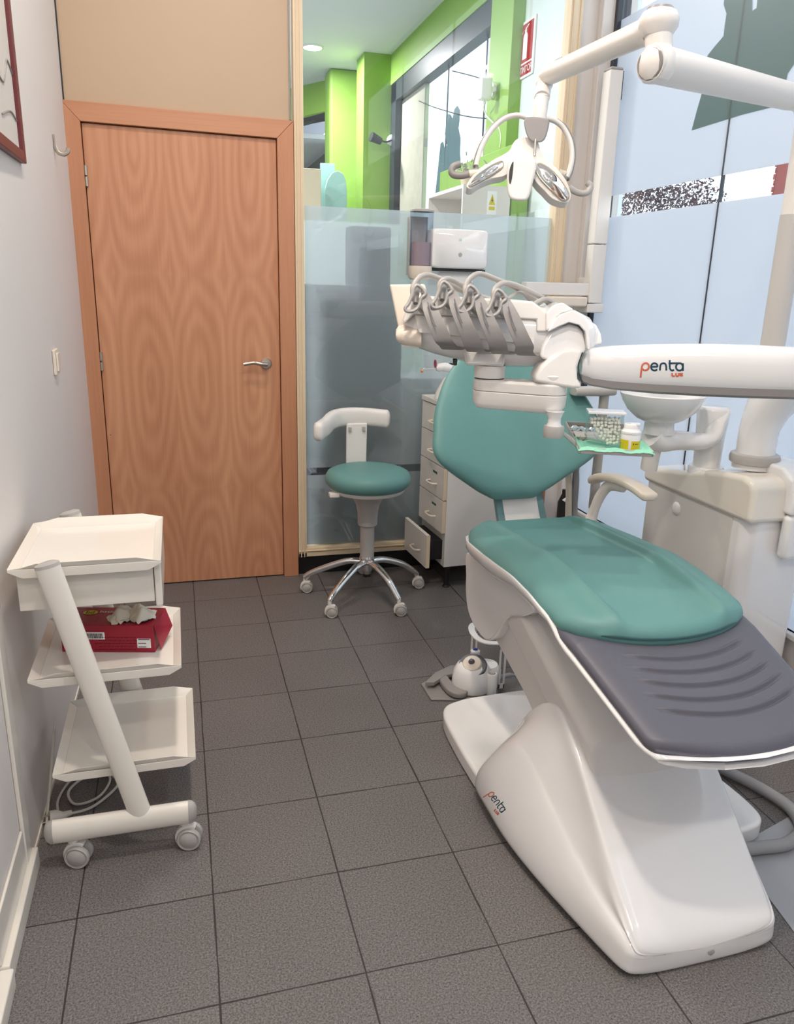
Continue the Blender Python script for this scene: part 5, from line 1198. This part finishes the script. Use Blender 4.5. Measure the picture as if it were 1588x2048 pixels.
# big spring arm
ss = [(1158, 712, 758, 2.0), (1163, 704, 764, 2.0), (1176, 697, 769, 2.0), (1220, 692, 777, 1.99), (1300, 689, 785, 1.975), (1400, 688, 791, 1.96), (1500, 690, 795, 1.945), (1588, 695, 797, 1.93), (1700, 703, 797, 1.94), (1780, 712, 792, 1.96), (1800, 725, 780, 1.97)]
rings = []; rl = []
for px_, yt, yb2, D_ in ss:
    t0, b0 = dep(px_, yt, D_+.05), dep(px_, yb2-5, D_+.05); c = (t0+b0)/2; hz = (t0-b0).length/2
    rings.append(superring(c, FH, V(0, 0, 1), .052*(1 if 1170 < px_ < 1790 else .75), hz, 32, 2.7))
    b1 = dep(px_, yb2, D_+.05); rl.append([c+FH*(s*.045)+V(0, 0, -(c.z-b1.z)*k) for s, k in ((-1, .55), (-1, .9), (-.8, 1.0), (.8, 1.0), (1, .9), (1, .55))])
arm = obj('spring_arm', MB().loft(rings), 'white', dh, smooth=70)
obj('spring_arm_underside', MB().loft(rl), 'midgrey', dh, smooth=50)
obj('arm_gap', MB().tube([dep(1157+8*abs(k/6.)**2, 735+k*5.0, 1.992) for k in range(-6, 7)], .0016, 8), 'dark', dh)
logo(arm, lambda x, y: (1281+15.6*x+2.2*(y < 2 and 0 or 0), 726.5+14.5*y), 3.6, dh)
# tray holder
th0 = dep(1112, 845, DD+.0)
obj('tray_stem', MB().lathe([(.022, -.012), (.017, .0), (.017, .012), (.024, .030)], th0+V(0, .01, -.002), n=28), 'white', dh)
obj('tray_hub', MB().lathe([(.026, -.030), (.027, -.026), (.027, -.004), (.025, .0)], th0+V(0, .01, -.010), n=28), 'grey', dh)
# tray: horizontal plate
zt = 1.04
c1, c2, c3, c4 = onz(1160, 903, zt), onz(1304, 910, zt), None, None
ux = (c2-c1); ux.z = 0; wdt = ux.length; ux.normalize(); uy = V(-ux.y, ux.x, 0); ln = .40
ty0 = thing('instrument_tray', (c1+c2)/2, 'small grey metal instrument tray holding dental supplies on the swing arm', 'tray')
def TR(a, b, z=0): return c1+ux*a+uy*b+V(0, 0, z)
def tb(a0, a1_, b0, b1, z0, z1): return MB().prism([TR(a0, b0, z0), TR(a1_, b0, z0), TR(a1_, b1, z0), TR(a0, b1, z0)], V(0, 0, z1-z0))
obj('tray_floor', tb(0, wdt, 0, ln, -.004, 0), 'steel', ty0, smooth=0)
mb = tb(0, wdt, -.004, 0, -.005, .011); mb.f += []
for a in ((0, wdt, ln, ln+.004), (-.004, 0, -.004, ln+.004), (wdt, wdt+.004, -.004, ln+.004)):
    t_b = tb(a[0], a[1], a[2], a[3], -.005, .011); mb.add(t_b.v, t_b.f)
obj('tray_link', MB().prism([TR(-.006, .05, .001), TR(-.006, .12, .001), th0+V(.01, .03, -.025), th0+V(.01, -.005, -.025)], V(0, 0, .012)), 'grey', ty0, bevel=.002)
obj('tray_rim', mb, 'grey', ty0, bevel=.002)
# mint paper cover, folded over the near edges
NXg, NYg = 26, 26; vs, fs = [], []
rp = random.Random(5)
for j in range(NYg+1):
    for i in range(NXg+1):
        a = -.006+(wdt+.012)*i/NXg; b_ = -.008+.155*j/NYg
        z = .0035
        if j <= 1 or i <= 1 or i >= NXg-1: z = .0125
        if j == 0 or i == 0 or i == NXg: z = .004
        z += .0016*math.sin(a*90+b_*60)+rp.uniform(-.0008, .0012)
        vs.append(TR(a, b_, z))
for j in range(NYg):
    for i in range(NXg): k = j*(NXg+1)+i; fs.append((k, k+1, k+NXg+2, k+NXg+1))
o_ = obj('paper_cover', MB().add(vs, fs), 'mint', None, smooth=0, label='mint green paper cover lining the near half of the instrument tray', cat='paper cover')
o_.modifiers.new('s', 'SOLIDIFY').thickness = .0008
obj('white_dish', MB().loft([[TR(a, b_, z) for a, b_ in q_] for q_, z in (([(.01, .162), (.10, .162), (.10, .235), (.01, .235)], .001), ([(.004, .156), (.106, .156), (.106, .241), (.004, .241)], .010))], cap=True), 'cream', None, label='shallow white dish on the instrument tray behind the mint cover', cat='dish', bevel=.001)
mb = MB()
rp = random.Random(9); vs, fs = [], []
for j in range(9):
    for i in range(15): vs.append(TR(.0+.12*i/14, .245+.05*j/8, .006+rp.uniform(0, .012)))
for j in range(8):
    for i in range(14): k = j*15+i; fs.append((k, k+1, k+16, k+15))
obj('plastic_sachets', MB().add(vs, fs), 'silver', None, smooth=0, label='crinkled clear plastic pouches at the back of the instrument tray', cat='pouch')
obj('cotton_tip', MB().tube([TR(.035, .135, .012), TR(.075, .095, .012)], .0045, 10), 'paper', None, label='short white ribbed brush tip lying on the tray beside the dispenser', cat='brush')
# cotton dispenser: clear wedge-fronted box with white lid
dd = thing('cotton_dispenser', TR(.07, .06), 'clear acrylic dispenser with white lid filled with cotton pellets on the tray', 'dispenser')
def DB(a, b, z): return TR(.018+a, .035+b, .005+z)
Wb, Db, Hb = .090, .050, .088
side = lambda a: [DB(a, 0, .0), DB(a, Db, 0), DB(a, Db, Hb), DB(a, .002, Hb), DB(a, .002, .0)]
mb = MB()
def wall(P): mb.add(P, [tuple(range(len(P)))])
for b in (0, Db):
    mb.add([DB(0, b, .022), DB(Wb, b, .022), DB(Wb, b, Hb), DB(0, b, Hb)], [(0, 1, 2, 3)])
for a in (0, Wb): mb.add([DB(a, 0, 0), DB(a, Db, 0), DB(a, Db, Hb), DB(a, 0, Hb)], [(0, 1, 2, 3)])
obj('box', mb, 'acrylic', dd, smooth=0)
mb = MB()
for b0, b1 in ((-.032, -.031),): mb.add([DB(-.012, b0, 0), DB(Wb, b0, 0), DB(Wb, b0, .024), DB(-.012, b0, .024)], [(0, 1, 2, 3)])
mb.add([DB(-.012, -.032, 0), DB(-.012, Db, 0), DB(-.012, Db, .024), DB(-.012, -.032, .024)], [(0, 1, 2, 3)]); mb.add([DB(Wb, -.032, 0), DB(Wb, Db, 0), DB(Wb, Db, .024), DB(Wb, -.032, .024)], [(0, 1, 2, 3)])
obj('catch_tray', mb, 'acrylic', dd, smooth=0)
obj('lid', MB().prism([DB(-.002, -.004, Hb), DB(Wb+.004, -.004, Hb), DB(Wb+.004, Db+.004, Hb), DB(-.002, Db+.004, Hb)], V(0, 0, .007)), 'white', dd, bevel=.0015)
arcp = [DB(.012, -.0008, .062)]+[DB(.012+.035*(1-math.cos(t))+.0, -.0008, .062-.046*math.sin(t)) for t in [PI/2*k/8 for k in range(1, 9)]]+[DB(.075, -.0008, .010)]
obj('chute', MB().tube(arcp, .0016, 8), 'acrylic', dd)
rp = random.Random(4); mb = MB(); k = 0
for ix in range(9):
    for iz in range(8):
        for iy in range(2):
            a, z, b = .010+ix*.0088+rp.uniform(-.002, .002), .014+iz*.0086+rp.uniform(-.002, .002), .010+iy*.014
            if (a < .05 and z < .062-.046*math.sin(min(1, max(0, (a-.010)/.036))*PI/2)+.003) : continue
            mb.sphere(DB(a, b, z), .0047, 8)
obj('cotton_pellets', mb, 'cotton', None, kind='stuff', smooth=60, label='small off-white cotton pellets filling the clear dispenser', cat='cotton')
# cream jar
jc = TR(.128, .028, .006)
jr_ = thing('paste_jar', jc, 'white plastic jar with yellow label beside the cotton dispenser', 'jar')
obj('jar_body', MB().lathe([(0, 0), (.024, 0), (.025, .002), (.025, .040), (.024, .043), (0, .043)], jc, n=40), 'white', jr_)
obj('jar_neck', MB().lathe([(.0255, .043), (.0258, .046), (.0255, .049), (.022, .052), (.0205, .056)], jc, n=40), 'white', jr_)
obj('cap', MB().lathe([(.0195, .054), (.020, .066), (.0185, .068), (0, .068)], jc, n=36), 'white', jr_)
obj('spout', MB().loft([superring(jc+V(0, 0, .064)+ux*.006-uy*.006, ux, uy, .013, .012, 16, 4), superring(jc+V(0, 0, .070)+ux*.006-uy*.006, ux, uy, .013, .012, 16, 4)]), 'white', jr_, bevel=.001)
def band(t0, t1, z0, z1, r, m, nm):
    n_ = 14; A = [jc+V(r*math.cos(t0+(t1-t0)*k/n_), r*math.sin(t0+(t1-t0)*k/n_), z0) for k in range(n_+1)]
    return obj(nm, MB().loft([A, [p+V(0, 0, z1-z0) for p in A]], cap=False, closed=False), m, jr_, smooth=80)
tcam = math.atan2(CAM.y-jc.y, CAM.x-jc.x)
band(tcam-1.5, tcam-.15, .002, .028, .0253, 'yellow', 'label_panel'); band(tcam+.12, tcam+1.4, .002, .026, .0253, 'yellow', 'label_panel')
band(tcam-.02+.5, tcam+.9, .018, .0195, .0256, 'ink', 'label_print'); band(tcam+.3, tcam+.38, .016, .021, .0256, 'ink', 'label_print')
for z in (.006, .010, .014, .018): band(tcam-1.3, tcam-1.05, z, z+.001, .0256, 'ink', 'label_print')

# ================================================================== WALL X-RAY ARM
xr = thing('wall_scissor_arm', (1.98, .12, 1.4), 'tall cream folded wall arm standing upright in the corner by the window', 'wall arm')
b0, b1_, b2 = onx(1182, 608, 1.985), onx(1203, 492, 1.985), onx(1226, 140, 1.985)
def upseg(y0, z0, y1, z1, w0, w1_, m='whitem', nm='upper_arm', t=.05):
    return obj(nm, MB().loft([[V(1.96, y0-w0, z0), V(1.96+t, y0-w0, z0), V(1.96+t, y0+w0, z0), V(1.96, y0+w0, z0)], [V(1.96, y1-w1_, z1), V(1.96+t, y1-w1_, z1), V(1.96+t, y1+w1_, z1), V(1.96, y1+w1_, z1)]]), m, xr, bevel=.008, seg=3)
q1, q2, q3 = ony(1182, 606, .10), ony(1193, 490, .10), ony(1226, 143, .10)
def vbox(pa, pb, hw0, hw1, m, nm, y0=.06, y1=.13):
    return obj(nm, MB().loft([[V(pa.x-hw0, y0, pa.z), V(pa.x+hw0, y0, pa.z), V(pa.x+hw0, y1, pa.z), V(pa.x-hw0, y1, pa.z)], [V(pb.x-hw1, y0, pb.z), V(pb.x+hw1, y0, pb.z), V(pb.x+hw1, y1, pb.z), V(pb.x-hw1, y1, pb.z)]]), m, xr, bevel=.006, seg=3)
vbox(q1, q2, .036, .036, 'whitem', 'lower_segment'); vbox(q2+V(0, 0, .004), q3, .036, .033, 'whitem', 'upper_segment')
vbox(V(q3.x, 0, q3.z), V(q3.x, 0, q3.z+.012), .034, .03, 'grey', 'top_cap')
obj('dark_end_strip', bx(q3.x+.034, q3.x+.037, .065, .125, q3.z-.12, q3.z-.002), 'black', xr, smooth=0)
vbox(V(q1.x, 0, q1.z-.045), V(q1.x, 0, q1.z-.003), .045, .045, 'whitem', 'foot_joint', .05, .14)
h0, h1 = ony(1048, 562, .10), ony(1165, 566, .10)
obj('horizontal_bracket', bx(h0.x, q1.x-.03, .07, .13, ony(1100, 590, .1).z, ony(1100, 565, .1).z), 'whitem', xr, bevel=.004)
obj('control_box', bx(ony(1085, 600, .10).x, q1.x-.045, .05, .16, ony(1100, 612, .1).z, ony(1100, 592, .1).z), 'cream', xr, bevel=.01, seg=3)
obj('wall_mount', bx(q1.x-.03, q1.x+.04, .13, YB-.046, q1.z-.04, q1.z+.12), 'whitem', xr, bevel=.004)
obj('thin_rod', MB().tube([V(q2.x+.043, .10, q2.z-.25), V(q3.x+.040, .10, q3.z-.15)], .004, 8), 'grey', xr)
# brown rod and small bottles seen behind the backrest
p = ony(1078, 1010, -.13)
obj('brown_rod', MB().tube([V(p.x, -.16, .02), V(p.x+.005, -.155, .70)], .010, 12), 'wood2', label='thin brown rod standing against the white cabinet behind the backrest', cat='rod')
bq = ony(1128, 1000, -.35)
bt_ = du
obj('spray_bottle', MB().lathe([(.0, -.3), (.028, -.3), (.028, .02), (.012, .06), (.012, .08)], V(bq.x, -.35, bq.z-.03), n=20), 'black', bt_)  # spray bottle and its head, attached to the dental unit
obj('spray_head', MB().tube([V(bq.x-.012, -.37, bq.z+.0), V(bq.x+.005, -.37, bq.z+.02), V(bq.x+.02, -.37, bq.z-.02)], .010, 10), 'white', bt_)
